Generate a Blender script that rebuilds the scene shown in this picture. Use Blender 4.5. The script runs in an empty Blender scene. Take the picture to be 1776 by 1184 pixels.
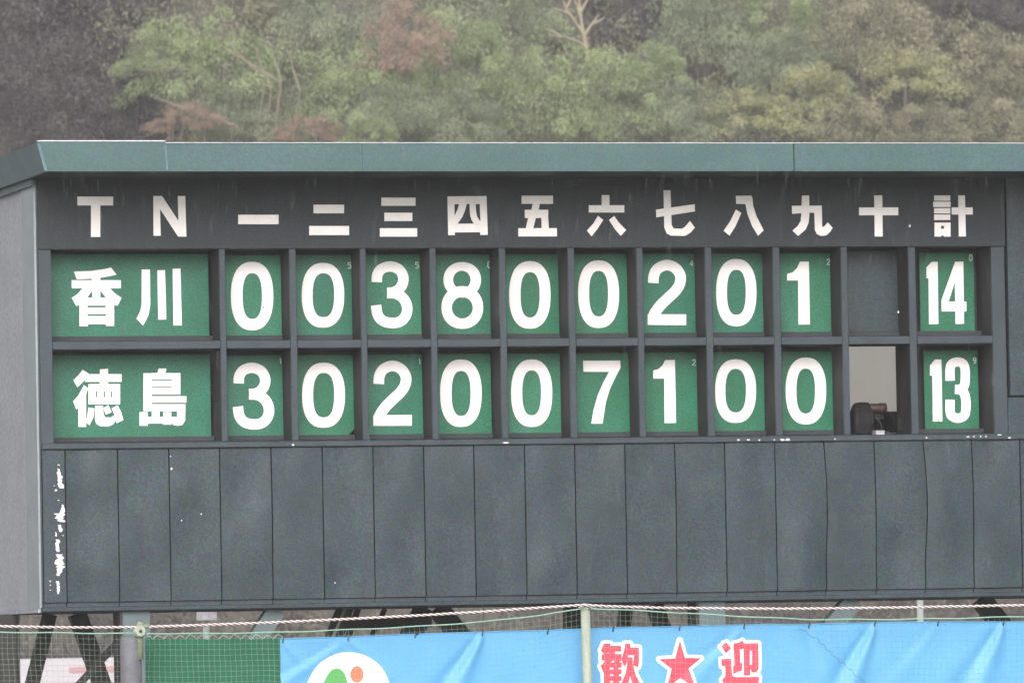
import bpy, math, random
from mathutils import Vector, Matrix, noise
from mathutils.geometry import tessellate_polygon

R = math.radians
random.seed(7)
sc = bpy.context.scene
col = sc.collection

# ------------------------------------------------------------------ camera
FPX = 12600.0
YAW, PITCH, ROLL = R(15.0), R(2.53), -0.0185
DIST = 63.0
CAM = Vector((-DIST*math.sin(YAW), -DIST*math.cos(YAW), 1.8))
RM = Matrix.Rotation(-YAW, 3, 'Z') @ Matrix.Rotation(R(90)+PITCH, 3, 'X') @ Matrix.Rotation(ROLL, 3, 'Z')
cd = bpy.data.cameras.new('camera')
cam = bpy.data.objects.new('camera', cd); col.objects.link(cam)
cam.matrix_world = Matrix.Translation(CAM) @ RM.to_4x4()
cd.sensor_width = 36.0; cd.lens = FPX/1776*36.0
cd.clip_start = 1.0; cd.clip_end = 2000.0
sc.camera = cam
cd.dof.use_dof = True; cd.dof.focus_distance = DIST + .5; cd.dof.aperture_fstop = 6.8

# ------------------------------------------------------------------ light
SUN_EL, SUN_ROT = R(29), R(198)
w = bpy.data.worlds.new('World'); sc.world = w; w.use_nodes = True
nt = w.node_tree; nt.nodes.clear()
sky = nt.nodes.new('ShaderNodeTexSky'); sky.sky_type = 'NISHITA'; sky.sun_disc = False
sky.sun_elevation = SUN_EL; sky.sun_rotation = SUN_ROT; sky.air_density = 1.0; sky.dust_density = 4.0
hs = nt.nodes.new('ShaderNodeHueSaturation'); hs.inputs['Saturation'].default_value = 0.12
bg = nt.nodes.new('ShaderNodeBackground'); bg.inputs['Strength'].default_value = 0.15
wo = nt.nodes.new('ShaderNodeOutputWorld')
nt.links.new(sky.outputs[0], hs.inputs['Color']); nt.links.new(hs.outputs[0], bg.inputs['Color'])
nt.links.new(bg.outputs[0], wo.inputs['Surface'])
sl = bpy.data.lights.new('sun', 'SUN'); sl.energy = 1.1; sl.angle = R(50); sl.color = (1, .955, .955)
sun = bpy.data.objects.new('sun', sl); col.objects.link(sun)
sv = Vector((math.sin(SUN_ROT)*math.cos(SUN_EL), math.cos(SUN_ROT)*math.cos(SUN_EL), math.sin(SUN_EL)))
sun.rotation_euler = sv.to_track_quat('Z', 'Y').to_euler()
vs = sc.view_settings
vs.view_transform = 'Standard'; vs.look = 'None'; vs.exposure = 0.8; vs.gamma = 1.0; vs.use_curve_mapping = False
sc.cycles.volume_bounces = 1
sc.cycles.max_bounces = 6

# ------------------------------------------------------------------ helpers
def P(px, py, Y):
    """point of the plane y = Y seen at a photograph pixel"""
    d = RM @ Vector(((px-888)/FPX, -(py-592)/FPX, -1.0))
    t = (Y - CAM.y)/d.y
    return CAM + d*t
def pxm(Y): return FPX/(DIST + Y/math.cos(YAW))      # pixels per metre near depth Y

def link(o, parent=None):
    col.objects.link(o)
    if parent: o.parent = parent
    return o
def tag(o, label=None, cat=None, group=None, kind=None):
    if label: o['label'] = label
    if cat: o['category'] = cat
    if group: o['group'] = group
    if kind: o['kind'] = kind
    return o
def empty(name, loc, label=None, cat=None, group=None):
    o = bpy.data.objects.new(name, None); o.empty_display_size = .2
    o.location = loc; col.objects.link(o)
    return tag(o, label, cat, group)
def base_of(o):
    v = Vector((0, 0, 0))
    while o: v += o.location; o = o.parent
    return v

class MB:
    """collects world space geometry for ONE object"""
    def __init__(s): s.v = []; s.f = []; s.t = []
    def add(s, vs_, fs, tone=None):
        n = len(s.v); s.v += [tuple(q) for q in vs_]; s.f += [tuple(i+n for i in f) for f in fs]
        if tone is not None: s.t += [tone]*len(fs)
        return s
    def box(s, a, b):
        x0, y0, z0 = a; x1, y1, z1 = b
        if x0 > x1: x0, x1 = x1, x0
        if y0 > y1: y0, y1 = y1, y0
        if z0 > z1: z0, z1 = z1, z0
        return s.add([(x0,y0,z0),(x1,y0,z0),(x1,y1,z0),(x0,y1,z0),(x0,y0,z1),(x1,y0,z1),(x1,y1,z1),(x0,y1,z1)],
                     [(0,3,2,1),(4,5,6,7),(0,1,5,4),(1,2,6,5),(2,3,7,6),(3,0,4,7)])
    def cbox(s, a, b, c=.004):
        """box with chamfered edges on its front (-y) side"""
        x0, y0, z0 = a; x1, y1, z1 = b
        if x0 > x1: x0, x1 = x1, x0
        if y0 > y1: y0, y1 = y1, y0
        if z0 > z1: z0, z1 = z1, z0
        v = [(x0,y1,z0),(x1,y1,z0),(x1,y1,z1),(x0,y1,z1), (x0,y0+c,z0),(x1,y0+c,z0),(x1,y0+c,z1),(x0,y0+c,z1),
             (x0+c,y0,z0+c),(x1-c,y0,z0+c),(x1-c,y0,z1-c),(x0+c,y0,z1-c)]
        return s.add(v, [(0,3,2,1)[::-1][::-1],(0,1,5,4),(1,2,6,5),(2,3,7,6),(3,0,4,7),(4,5,9,8),(5,6,10,9),(6,7,11,10),(7,4,8,11),(8,9,10,11)])
    def prism(s, pts3, back, holes=()):
        """flat polygon (3d points) extruded by vector back"""
        loops = [list(pts3)] + [list(h) for h in holes]
        flat = [q for l in loops for q in l]; n = len(flat)
        tris = tessellate_polygon([[Vector(q) for q in l] for l in loops])
        back = Vector(back)
        v = [Vector(q) for q in flat] + [Vector(q)+back for q in flat]
        f = []
        for t in tris:
            a, b, c = t
            nn = (v[b]-v[a]).cross(v[c]-v[a])
            if nn.dot(back) > 0: a, b, c = c, b, a
            f += [(a, b, c), (a+n, c+n, b+n)]
        k = 0
        for l in loops:
            m = len(l)
            for i in range(m):
                j = (i+1) % m; f.append((k+i, k+j, k+j+n, k+i+n))
            k += m
        return s.add(v, f)
    def tube(s, pts, rad, n=6, caps=True):
        pts = [Vector(p) for p in pts]; m = len(pts)
        if not hasattr(rad, '__len__'): rad = [rad]*m
        v = []; f = []
        up = None
        for i, p in enumerate(pts):
            d = (pts[min(i+1, m-1)] - pts[max(i-1, 0)])
            if d.length < 1e-9: d = Vector((0, 0, 1))
            d.normalize()
            if up is None: up = Vector((0, 0, 1)) if abs(d.z) < .9 else Vector((0, 1, 0))
            a = d.cross(up)
            if a.length < 1e-6: a = d.orthogonal()
            a.normalize(); b = a.cross(d).normalized(); up = b
            for k in range(n):
                t = 2*math.pi*k/n
                v.append(p + (a*math.cos(t) + b*math.sin(t))*rad[i])
        for i in range(m-1):
            for k in range(n):
                k2 = (k+1) % n
                f.append((i*n+k, i*n+k2, (i+1)*n+k2, (i+1)*n+k))
        if caps: f += [tuple(range(n))[::-1], tuple(range((m-1)*n, m*n))]
        return s.add(v, f)
    def bar(s, a, b, wx, wy):
        """square-section bar between two points; wx wide in the x-z plane, wy deep"""
        a = Vector(a); b = Vector(b); d = (b-a).normalized()
        y = Vector((0, 1, 0)); sx = d.cross(y).normalized()*wx/2; sy = sx.cross(d).normalized()*wy/2
        v = [a-sx-sy, a+sx-sy, a+sx+sy, a-sx+sy, b-sx-sy, b+sx-sy, b+sx+sy, b-sx+sy]
        return s.add(v, [(0,3,2,1),(4,5,6,7),(0,1,5,4),(1,2,6,5),(2,3,7,6),(3,0,4,7)])
    def channel(s, a, b, wx, wy, t=.012):
        """I section: two flanges (left, right) joined by a web"""
        a = Vector(a); b = Vector(b); d = (b-a).normalized()
        sx = d.cross(Vector((0, 1, 0))).normalized()
        s.bar(a-sx*(wx/2-t/2), b-sx*(wx/2-t/2), t, wy); s.bar(a+sx*(wx/2-t/2), b+sx*(wx/2-t/2), t, wy)
        return s.bar(a, b, wx-2*t, t)
    def build(s, name, mat, parent=None, smooth=False, kind=None, label=None):
        me = bpy.data.meshes.new(name)
        o = Vector((0, 0, 0)) if parent is None else base_of(parent)
        me.from_pydata([(q[0]-o.x, q[1]-o.y, q[2]-o.z) for q in s.v], [], s.f)
        if s.t:
            at = me.attributes.new('tone', 'FLOAT', 'FACE'); at.data.foreach_set('value', s.t)
        me.materials.append(mat)
        if smooth: me.shade_smooth()
        ob = bpy.data.objects.new(name, me); link(ob, parent)
        if kind: ob['kind'] = kind
        if label: ob['label'] = label
        return ob
    def build_top(s, name, mat, label=None, cat=None, group=None, kind=None, smooth=False):
        """top level mesh whose origin is at its base"""
        if kind == 'structure' or kind == 'stuff': o = Vector((0, 0, 0))
        else:
            n = len(s.v); o = Vector((sum(q[0] for q in s.v)/n, sum(q[1] for q in s.v)/n, min(q[2] for q in s.v)))
        s.v = [(q[0]-o.x, q[1]-o.y, q[2]-o.z) for q in s.v]
        ob = s.build(name, mat, None, smooth); ob.location = o
        return tag(ob, label, cat, group, kind)

def material(name, c, rough=.6, chroma=0., var=.0, vscale=3., stretch=(1, 1, 1), c2=None, bump=0., bscale=40., metal=0., spec=.5, speck=0., spscale=120., transl=0., tone=None):
    m = bpy.data.materials.new(name); m.use_nodes = True
    n = m.node_tree; b = n.nodes['Principled BSDF']
    b.inputs['Roughness'].default_value = rough; b.inputs['Metallic'].default_value = metal
    b.inputs['Specular IOR Level'].default_value = spec
    L = n.links.new
    ge = n.nodes.new('ShaderNodeNewGeometry')
    mp = n.nodes.new('ShaderNodeMapping'); mp.inputs['Scale'].default_value = stretch
    L(ge.outputs['Position'], mp.inputs['Vector'])
    def rgb(c): return (c[0], c[1], c[2], 1)
    colr = None
    if tone:
        at = n.nodes.new('ShaderNodeAttribute'); at.attribute_name = 'tone'
        rp = n.nodes.new('ShaderNodeValToRGB')
        rp.color_ramp.elements[0].color = rgb(tone[0]); rp.color_ramp.elements[1].color = rgb(tone[-1])
        for i in range(1, len(tone)-1):
            e = rp.color_ramp.elements.new(i/(len(tone)-1)); e.color = rgb(tone[i])
        L(at.outputs['Fac'], rp.inputs['Fac']); colr = rp.outputs['Color']
    else:
        rg = n.nodes.new('ShaderNodeRGB'); rg.outputs[0].default_value = rgb(c); colr = rg.outputs[0]
    if var > 0 or c2:
        nz = n.nodes.new('ShaderNodeTexNoise'); nz.inputs['Scale'].default_value = vscale
        nz.inputs['Detail'].default_value = 6; nz.inputs['Roughness'].default_value = .6
        L(mp.outputs[0], nz.inputs['Vector'])
        mr = n.nodes.new('ShaderNodeMapRange'); mr.inputs['From Min'].default_value = .3; mr.inputs['From Max'].default_value = .7
        L(nz.outputs['Fac'], mr.inputs['Value'])
        if c2:
            mx = n.nodes.new('ShaderNodeMix'); mx.data_type = 'RGBA'
            L(mr.outputs[0], mx.inputs['Factor']); L(colr, mx.inputs['A']); mx.inputs['B'].default_value = rgb(c2)
            colr = mx.outputs['Result']
        else:
            h = n.nodes.new('ShaderNodeHueSaturation'); ml = n.nodes.new('ShaderNodeMapRange')
            ml.inputs['To Min'].default_value = 1-var; ml.inputs['To Max'].default_value = 1+var
            L(mr.outputs[0], ml.inputs['Value']); L(ml.outputs[0], h.inputs['Value']); L(colr, h.inputs['Color'])
            colr = h.outputs[0]
    if speck > 0:
        n2 = n.nodes.new('ShaderNodeTexNoise'); n2.inputs['Scale'].default_value = spscale; n2.inputs['Detail'].default_value = 2
        L(ge.outputs['Position'], n2.inputs['Vector'])
        ml = n.nodes.new('ShaderNodeMapRange'); ml.inputs['From Min'].default_value = .3; ml.inputs['From Max'].default_value = .7
        ml.inputs['To Min'].default_value = 1-speck; ml.inputs['To Max'].default_value = 1+speck
        h = n.nodes.new('ShaderNodeHueSaturation')
        L(n2.outputs['Fac'], ml.inputs['Value']); L(ml.outputs[0], h.inputs['Value']); L(colr, h.inputs['Color']); colr = h.outputs[0]
    if chroma > 0:
        n4 = n.nodes.new('ShaderNodeTexNoise'); n4.inputs['Scale'].default_value = 45; n4.inputs['Detail'].default_value = 3
        L(ge.outputs['Position'], n4.inputs['Vector'])
        h4 = n.nodes.new('ShaderNodeHueSaturation'); h4.inputs['Saturation'].default_value = 3.0; L(n4.outputs['Color'], h4.inputs['Color'])
        mx4 = n.nodes.new('ShaderNodeMix'); mx4.data_type = 'RGBA'; mx4.blend_type = 'OVERLAY'; mx4.inputs['Factor'].default_value = chroma
        L(colr, mx4.inputs['A']); L(h4.outputs[0], mx4.inputs['B']); colr = mx4.outputs['Result']
    L(colr, b.inputs['Base Color'])
    if bump > 0:
        n3 = n.nodes.new('ShaderNodeTexNoise'); n3.inputs['Scale'].default_value = bscale; n3.inputs['Detail'].default_value = 4
        L(ge.outputs['Position'], n3.inputs['Vector'])
        bp = n.nodes.new('ShaderNodeBump'); bp.inputs['Strength'].default_value = bump; bp.inputs['Distance'].default_value = .01
        L(n3.outputs['Fac'], bp.inputs['Height']); L(bp.outputs[0], b.inputs['Normal'])
    if transl > 0:
        tr = n.nodes.new('ShaderNodeBsdfTranslucent'); L(colr, tr.inputs['Color'])
        ms = n.nodes.new('ShaderNodeMixShader'); ms.inputs[0].default_value = transl
        L(b.outputs[0], ms.inputs[1]); L(tr.outputs[0], ms.inputs[2]); L(ms.outputs[0], n.nodes['Material Output'].inputs['Surface'])
    return m

M = {}
M['slate'] = material('slate_paint', (.028, .047, .058), .40, c2=(.012, .024, .031), vscale=1.9, bump=.2, bscale=7, speck=.5, spscale=70, chroma=.4)
M['slate_dark'] = material('slate_header', (.014, .022, .029), .6, c2=(.007, .011, .015), vscale=3, stretch=(3, 1, .6), speck=.6, spscale=60, bump=.1, chroma=.3)
M['frame'] = material('frame_paint', (.031, .045, .057), .5, c2=(.019, .029, .038), vscale=5, stretch=(1, 1, .4), speck=.4, chroma=.25)
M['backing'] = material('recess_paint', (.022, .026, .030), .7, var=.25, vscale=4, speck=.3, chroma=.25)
M['carton'] = material('carton_grey', (.34, .31, .34), .7)
M['divider'] = material('divider_recess_shade', (.014, .011, .013), .75, var=.3, vscale=6, speck=.3)  # near-black: shade inside the recesses is put into the board colour
M['teal'] = material('fascia_paint', (.036, .084, .082), .42, c2=(.052, .106, .112), vscale=1.1, stretch=(1, 1, 2.2), speck=.2, spscale=60, chroma=.2)
M['teal_light'] = material('teal_highlight', (.08, .15, .17), .45, var=.3, vscale=9)  # lighter teal: the fascia seam highlight is painted in as colour
M['teal_end'] = material('fascia_end_paint', (.085, .125, .145), .5, var=.2, vscale=3, speck=.1)
M['wall_side'] = material('side_sheet', (.31, .32, .35), .5, c2=(.25, .26, .29), vscale=2, speck=.2, spscale=30)
M['trim'] = material('side_trim', (.24, .27, .29), .5, var=.12, vscale=3, speck=.12)
M['green'] = material('plate_green', (.003, .100, .038), .45, c2=(.007, .135, .072), vscale=4, speck=.35, spscale=70, chroma=.15)
M['green2'] = material('plate_green_bluish', (.004, .102, .050), .45, c2=(.009, .132, .080), vscale=4, speck=.35, spscale=70, chroma=.15)
M['white'] = material('white_letter_paint', (.86, .80, .78), .5, var=.03, vscale=8)
M['cream'] = material('aged_letter_paint', (.88, .81, .79), .5, var=.05, vscale=8, speck=.05)
M['chalk'] = material('chalk_numeral', (.48, .60, .52), .8, var=.2, vscale=30)
M['chip'] = material('bare_primer', (.62, .58, .62), .7, var=.25, vscale=20)
M['steel_dark'] = material('dark_steel', (.020, .017, .017), .6, var=.2)
M['steel_slate'] = material('slate_steel', (.085, .115, .12), .5, var=.15, vscale=4, speck=.1)
M['interior'] = material('interior_wood', (.018, .014, .015), .8, var=.3, vscale=3)
M['black'] = material('black_cloth', (.016, .013, .015), .8, var=.3, vscale=9)
M['brown'] = material('brown_barrel', (.085, .052, .048), .5, var=.15, vscale=9)
M['metal'] = material('bright_ring', (.75, .75, .78), .2, metal=.8)
M['pane'] = material('frosted_pane', (.93, .88, .80), .6, var=.03, vscale=2, transl=.95)
M['banner'] = material('banner_cloth', (.095, .335, .62), .5, c2=(.11, .365, .65), vscale=3, speck=.04, spscale=200)
M['bn_white'] = material('banner_white', (.85, .86, .88), .55)
M['bn_red'] = material('banner_red', (.76, .055, .10), .55, var=.05, vscale=6)
M['bn_green'] = material('banner_green', (.085, .36, .085), .55)
M['bn_orange'] = material('banner_orange', (.86, .17, .085), .55)
M['sheet'] = material('windbreak_green', (.006, .095, .046), .8, c2=(.009, .118, .06), vscale=9, speck=.2, spscale=140)
M['rope_w'] = material('rope_white', (.72, .66, .64), .8)
M['rope_r'] = material('rope_red', (.20, .085, .085), .8)
M['net'] = material('net_cord', (.26, .33, .25), .8, var=.2, vscale=3)
M['net_dark'] = material('tie_cord', (.035, .045, .06), .8)
M['gcord'] = material('green_cord', (.28, .46, .36), .8)
M['post'] = material('galvanised_post', (.33, .36, .29), .6, c2=(.25, .28, .22), vscale=9, stretch=(3, 3, .6), speck=.15)
M['post_g'] = material('mossy_post', (.20, .225, .15), .8, var=.2, vscale=8)
M['post_grey'] = material('grey_post', (.115, .115, .13), .7, var=.15, vscale=8, speck=.2)
M['white_pole'] = material('white_pole_paint', (.40, .44, .41), .5, var=.06)
M['car_white'] = material('car_white_paint', (.42, .39, .42), .25, spec=.6, var=.04)
M['car_red'] = material('car_red_stripe', (.40, .22, .23), .3)
M['glass'] = material('car_glass', (.03, .035, .04), .08)
M['tyre'] = material('tyre_rubber', (.015, .015, .015), .8)
M['soil'] = material('hill_soil', (.085, .072, .060), .95, c2=(.060, .060, .045), vscale=.6, speck=.35, spscale=4)
M['gravel'] = material('gravel_ground', (.17, .16, .145), .9, c2=(.13, .125, .115), vscale=.7, speck=.25, spscale=20)
M['grass'] = material('outfield_grass', (.05, .09, .03), .9, c2=(.04, .07, .025), vscale=.7, speck=.25, spscale=20)
M['bark'] = material('grey_bark', (.11, .095, .08), .9, var=.25, vscale=6)
M['bark_pale'] = material('pale_bark', (.25, .215, .155), .9, var=.15, vscale=6)
LEAF = {
 'bamboo': [(.14, .175, .085), (.21, .26, .125), (.30, .36, .18), (.38, .43, .25)],
 'greygreen': [(.125, .15, .10), (.18, .21, .135), (.25, .285, .18), (.35, .38, .25)],
 'yellow': [(.18, .185, .10), (.27, .275, .145), (.39, .385, .20), (.46, .45, .27)],
 'dark': [(.048, .040, .050), (.078, .066, .076), (.110, .100, .100), (.15, .165, .115)],
 'olive': [(.14, .14, .10), (.205, .20, .135), (.29, .275, .18), (.40, .37, .25)],
 'rust': [(.21, .17, .13), (.31, .22, .175), (.43, .29, .235), (.25, .26, .17)],
 'brush': [(.10, .085, .080), (.15, .125, .115), (.19, .17, .145), (.16, .17, .12)],
}
for k, t in LEAF.items(): M['leaf_'+k] = material('leaf_'+k, None, .65, transl=.3, tone=t, spec=.25)

# ------------------------------------------------------------------ ground and hill
def hill(x, y):
    t = y - 95 + 2*noise.noise(Vector((x*.03, y*.03, 1.)))
    if t <= 0: return 0.
    h = .72*t - 4*(1-math.exp(-t/8))
    h = max(h, .05*t) + 1.2*noise.noise(Vector((x*.09, y*.09, 5.)))*min(1, t/10)
    return min(h, 62 + 2*noise.noise(Vector((x*.02, y*.02, 9.))))
def grid(x0, x1, nx, y0, y1, ny, fz):
    mb = MB(); v = []; f = []
    for j in range(ny+1):
        for i in range(nx+1):
            x = x0+(x1-x0)*i/nx; y = y0+(y1-y0)*j/ny; v.append((x, y, fz(x, y)))
    for j in range(ny):
        for i in range(nx):
            a = j*(nx+1)+i; f.append((a, a+1, a+nx+2, a+nx+1))
    return mb.add(v, f)
grid(-300, 300, 12, -300, 300, 12, lambda x, y: 0.).build_top('ground', M['gravel'], kind='structure')
MB().box((-120, -180, -.2), (160, -4.9, .012)).build_top('outfield', M['grass'], kind='structure')
grid(-140, 200, 170, 90, 290, 100, lambda x, y: hill(x, y) - .02).build_top('hillside', M['soil'], kind='structure', smooth=True)

# ------------------------------------------------------------------ scoreboard
X = lambda px, py=600, Y=0.: P(px, py, Y).x
Z = lambda py, px=888, Y=0.: P(px, py, Y).z
LX = X(67, 650); RX = X(1990, 650)
Zbot = Z(1046, 990, -.02); DEPTH = 2.5
TOPZ = Z(249, 888, -.9); FBZ = Z(297, 888, -.9)
SB = empty('scoreboard', (LX, 0, 0), 'long dark slate scoreboard building with teal roof edge, raised on steel legs behind the fence', 'scoreboard')

mull = [(381.0, 394, 382.5, 393), (503, 518, 504.3, 516), None]
ML = [  # (left, right) px at the middle of both rows
 (382.5, 393.2), (504.3, 516.0), (627.0, 637.5), (748.0, 759.0), (868.2, 879.8), (987.6, 999.3),
 (1107.2, 1118.0), (1225.6, 1237.6), (1343.4, 1355.6), (1461.6, 1472.6), (1578.4, 1591.0)]
ZR1T, ZR1B, ZR2T, ZR2B, ZSB = Z(430), Z(587), Z(601), Z(760), Z(771.5)
XL, XR = X(91, 600), X(1722, 600)
CD = .33                                            # depth of the number plates
# header
MB().cbox((LX+.012, 0, ZR1T), (X(1745.5, 500), .05, FBZ+.02)).build('header_panel', M['slate_dark'], SB)
hdr = SB.children[-1]
MB().cbox((LX+.012, 0, ZSB+.002), (XL, CD+.1, ZR1T-.003)).build('border_board', M['frame'], SB)
MB().cbox((XR, 0, ZSB+.002), (X(1745.5, 600), .03, ZR1T-.003)).build('border_board', M['frame'], SB)
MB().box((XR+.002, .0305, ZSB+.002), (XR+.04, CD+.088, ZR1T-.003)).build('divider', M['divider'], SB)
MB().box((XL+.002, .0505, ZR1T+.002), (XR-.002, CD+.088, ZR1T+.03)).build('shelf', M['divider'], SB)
MB().cbox((X(1748, 500), -.006, Z(686, 1748)), (RX-.012, .05, FBZ+.02)).build('access_panel', M['slate'], SB)
MB().cbox((X(1748, 700), -.002, ZSB+.002), (RX-.012, .05, Z(688.5, 1748))).build('access_panel', M['slate'], SB)
for l, r in ML:
    MB().cbox((X(l), .004, ZR2B+.001), (X(r), .03, ZR1T-.001)).build('mullion', M['frame'], SB)
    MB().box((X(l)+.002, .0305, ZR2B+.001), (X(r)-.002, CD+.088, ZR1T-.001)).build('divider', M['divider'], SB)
# rails between the mullions and sill
edges = [XL] + [v for l, r in ML for v in (X(l), X(r))] + [XR]
for i in range(0, len(edges), 2):
    MB().cbox((edges[i]+.001, .0, ZR1B), (edges[i+1]-.001, .03, ZR2T)).build('rail', M['frame'], SB)
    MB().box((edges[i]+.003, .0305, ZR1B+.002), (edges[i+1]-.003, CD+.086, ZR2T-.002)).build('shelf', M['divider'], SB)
sill = MB().cbox((LX+.012, -.035, ZSB), (RX-.012, CD+.1, ZR2B), .01).build('sill', M['frame'], SB)
# recess backing (one opening left free at the tenth inning, lower row)
zm = (ZR1B+ZR2T)/2
ox0, ox1 = X(1472.6), X(1578.4)
MB().box((XL, CD+.09, zm), (XR, CD+.12, ZR1T+.2)).build('recess_back', M['backing'], SB)
MB().box((XL, CD+.09, ZR2B-.02), (ox0-.01, CD+.12, zm-.002)).build('recess_back', M['backing'], SB)
MB().box((ox1+.01, CD+.09, ZR2B-.02), (XR, CD+.12, zm-.002)).build('recess_back', M['backing'], SB)
# ledges that hold the plates
for k in range(0, len(edges), 2):
    for zb in (ZR1B, ZR2B):
        if k == 20 and zb == ZR2B: continue
        MB().cbox((edges[k]+.002, CD-.045, zb+.012), (edges[k+1]-.002, CD+.088, zb+.056), .004).build('plate_ledge', M['backing'], SB)

# lower cladding panels
seams = [112, 203, 292, 380, 469, 558, 646, 734, 821, 909, 996, 1083, 1169, 1256, 1343, 1428, 1515, 1600, 1684, 1768, 1853, 1938]
bulge = {15: .022, 17: .03, 16: .008, 12: .006, 4: .004, 18: .01}
sx = [LX+.012] + [X(s, 777) for s in seams] + [RX-.012]
ZPB = Z(1029, 990)
random.seed(11)
for i in range(len(sx)-1):
    nx, nz = 6, 11
    g = .0055
    v = []; f = []
    amp = random.choice([.010, .014, .020]) if 0 < i < 20 else .003
    dents = [(random.random(), random.random(), random.uniform(.1, .22), random.uniform(-.012, .012)) for _ in range(2)]
    for j in range(nz+1):
        t = j/nz; zz = ZSB - .004 + (ZPB - ZSB)*t
        bl = bulge.get(i-1, 0)*math.sin(math.pi*min(1, t*1.25))if i > 0 else 0
        br = bulge.get(i, 0)*math.sin(math.pi*min(1, t*1.25))
        x0 = sx[i]+g+bl; x1 = sx[i+1]-g+br
        for k in range(nx+1):
            s = k/nx; xx = x0+(x1-x0)*s
            e = min(1, 3.2*s, 3.2*(1-s)); e = e*e*(3-2*e)*.85+.15
            dy = amp*noise.noise(Vector((xx*2.2, zz*1.7, i*3.1)))*e
            for (du, dv, dr, da) in dents:
                q = ((s-du)**2*.2 + (t-dv)**2)/dr**2
                dy += 1.3*da*math.exp(-q*2)*e
            v.append((xx, -.012+dy, zz))
    for j in range(nz):
        for k in range(nx):
            a = j*(nx+1)+k; f.append((a, a+nx+1, a+nx+2, a+1))
    # folded edges
    n0 = len(v)
    rim = [k for k in range(nx+1)] + [(j+1)*(nx+1)+nx for j in range(nz)] + [nz*(nx+1)+nx-1-k for k in range(nx)] + [(nz-1-j)*(nx+1) for j in range(nz-1)]
    nr = len(rim)
    for r_ in rim: v.append(v[r_])
    for r_ in rim: v.append((v[r_][0], .03, v[r_][2]))
    for q in range(nr):
        q2 = (q+1) % nr; f.append((n0+q, n0+q2, n0+nr+q2, n0+nr+q))
    ob = MB().add(v, f).build('cladding_panel', M['slate'], SB)
    me = ob.data
    me.polygons.foreach_set('use_smooth', [k < nx*nz for k in range(len(me.polygons))])
MB().box((LX+.012, .032, Zbot), (RX-.012, .06, ZSB-.003)).build('cladding_back', M['steel_dark'], SB)
# base channel
for i in range(len(sx)-1):
    MB().cbox((sx[i]+.003, .012, Z(1038.5, 990)), (sx[i+1]-.003, .031, ZPB-.006), .003).build('base_strip', M['frame'], SB)
MB().cbox((LX-.008, -.03, Zbot), (RX, .031, Z(1038, 990)), .006).build('base_channel', M['slate'], SB)
# flaked paint
random.seed(3)
def flake(mb, pts, Y, s=1.0):
    """rough edged sliver along pixel points (x, y, half width)"""
    l = []; r = []
    for k in range(len(pts)-1):
        a, b = pts[k], pts[k+1]; n = max(2, int(math.dist(a[:2], b[:2])/2.2))
        for q in range(n):
            t = q/n; x = a[0]+(b[0]-a[0])*t; y = a[1]+(b[1]-a[1])*t; h = a[2]+(b[2]-a[2])*t
            l.append(P(x-h*random.uniform(.35, 1.35), y, Y)); r.append(P(x+h*random.uniform(.35, 1.35), y, Y))
    mb.prism(l+r[::-1], (0, .0012, 0))
def zz(pts, x0, y0, s): return [(x0+p[0]/s, y0+p[1]/s)+tuple(p[2:]) for p in pts]
for seg in ([(400,178,9),(402,192,7)], [(399,205,9),(410,260,16),(415,320,18),(425,352,12)], [(383,348,6),(388,372,14)], [(402,420,9),(402,430,7)],
            [(430,452,8),(428,500,14),(410,545,32),(428,580,14)], [(385,512,20),(392,530,20)], [(412,590,14),(415,650,9)], [(432,660,6),(433,675,6)],
            [(394,690,16),(392,730,12),(398,785,12)], [(412,792,24),(408,850,34),(412,885,28),(404,920,20),(396,948,6)], [(395,975,14),(402,1020,12),(398,1072,7)],
            [(343,972,5),(346,990,5)], [(345,1000,4),(345,1012,4)], [(345,1035,8),(345,1045,6)], [(370,320,4),(374,335,4)], [(382,640,5),(384,680,4)]):
    mb = MB(); flake(mb, [(x, y, h/3.947) for x, y, h in zz(seg, 0, 760, 3.947)], -.0245)
    mb.build('paint_flake', M['chip'], SB)
mb = MB()
for x, y, w_, h_ in ((508,771,2.2,2), (877,767.5,5.5,1.4), (1281,762.5,2.5,1.5), (1298,762.5,3.5,1.4), (1317,763,1.6,1.6), (1343,762.5,1.4,1.2), (1357,762.3,3.6,2), (1366,762.3,4.5,2.3), (1448,761,1.3,1.3),
                     (1607,758.6,1.4,1.4), (1679,757,3,1), (1689,756.6,2,1), (1701,756.6,1.4,1.4), (1710,756.6,1.3,1.6), (1733,753.8,4.5,1.0), (1751,759,2.6,1.2)):
    mb.prism([P(x+w_*math.cos(a*.785)*random.uniform(.7, 1.2), y+h_*math.sin(a*.785)*random.uniform(.7, 1.2), -.0365) for a in range(8)], (0, .001, 0))
for x, y, w_ in ((296,791,1.), (297.5,812.5,1.9), (349,891,1.2), (315,902,1.), (1578,392,2.0), (1558,541,1.6), (581,1010,1.0)):
    mb.prism([P(x+w_*math.cos(a*1.047), y+w_*1.3*math.sin(a*1.047), -.026) for a in range(6)], (0, .001, 0))
mb.build('paint_chips', M['chip'], SB, kind='stuff')

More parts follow.
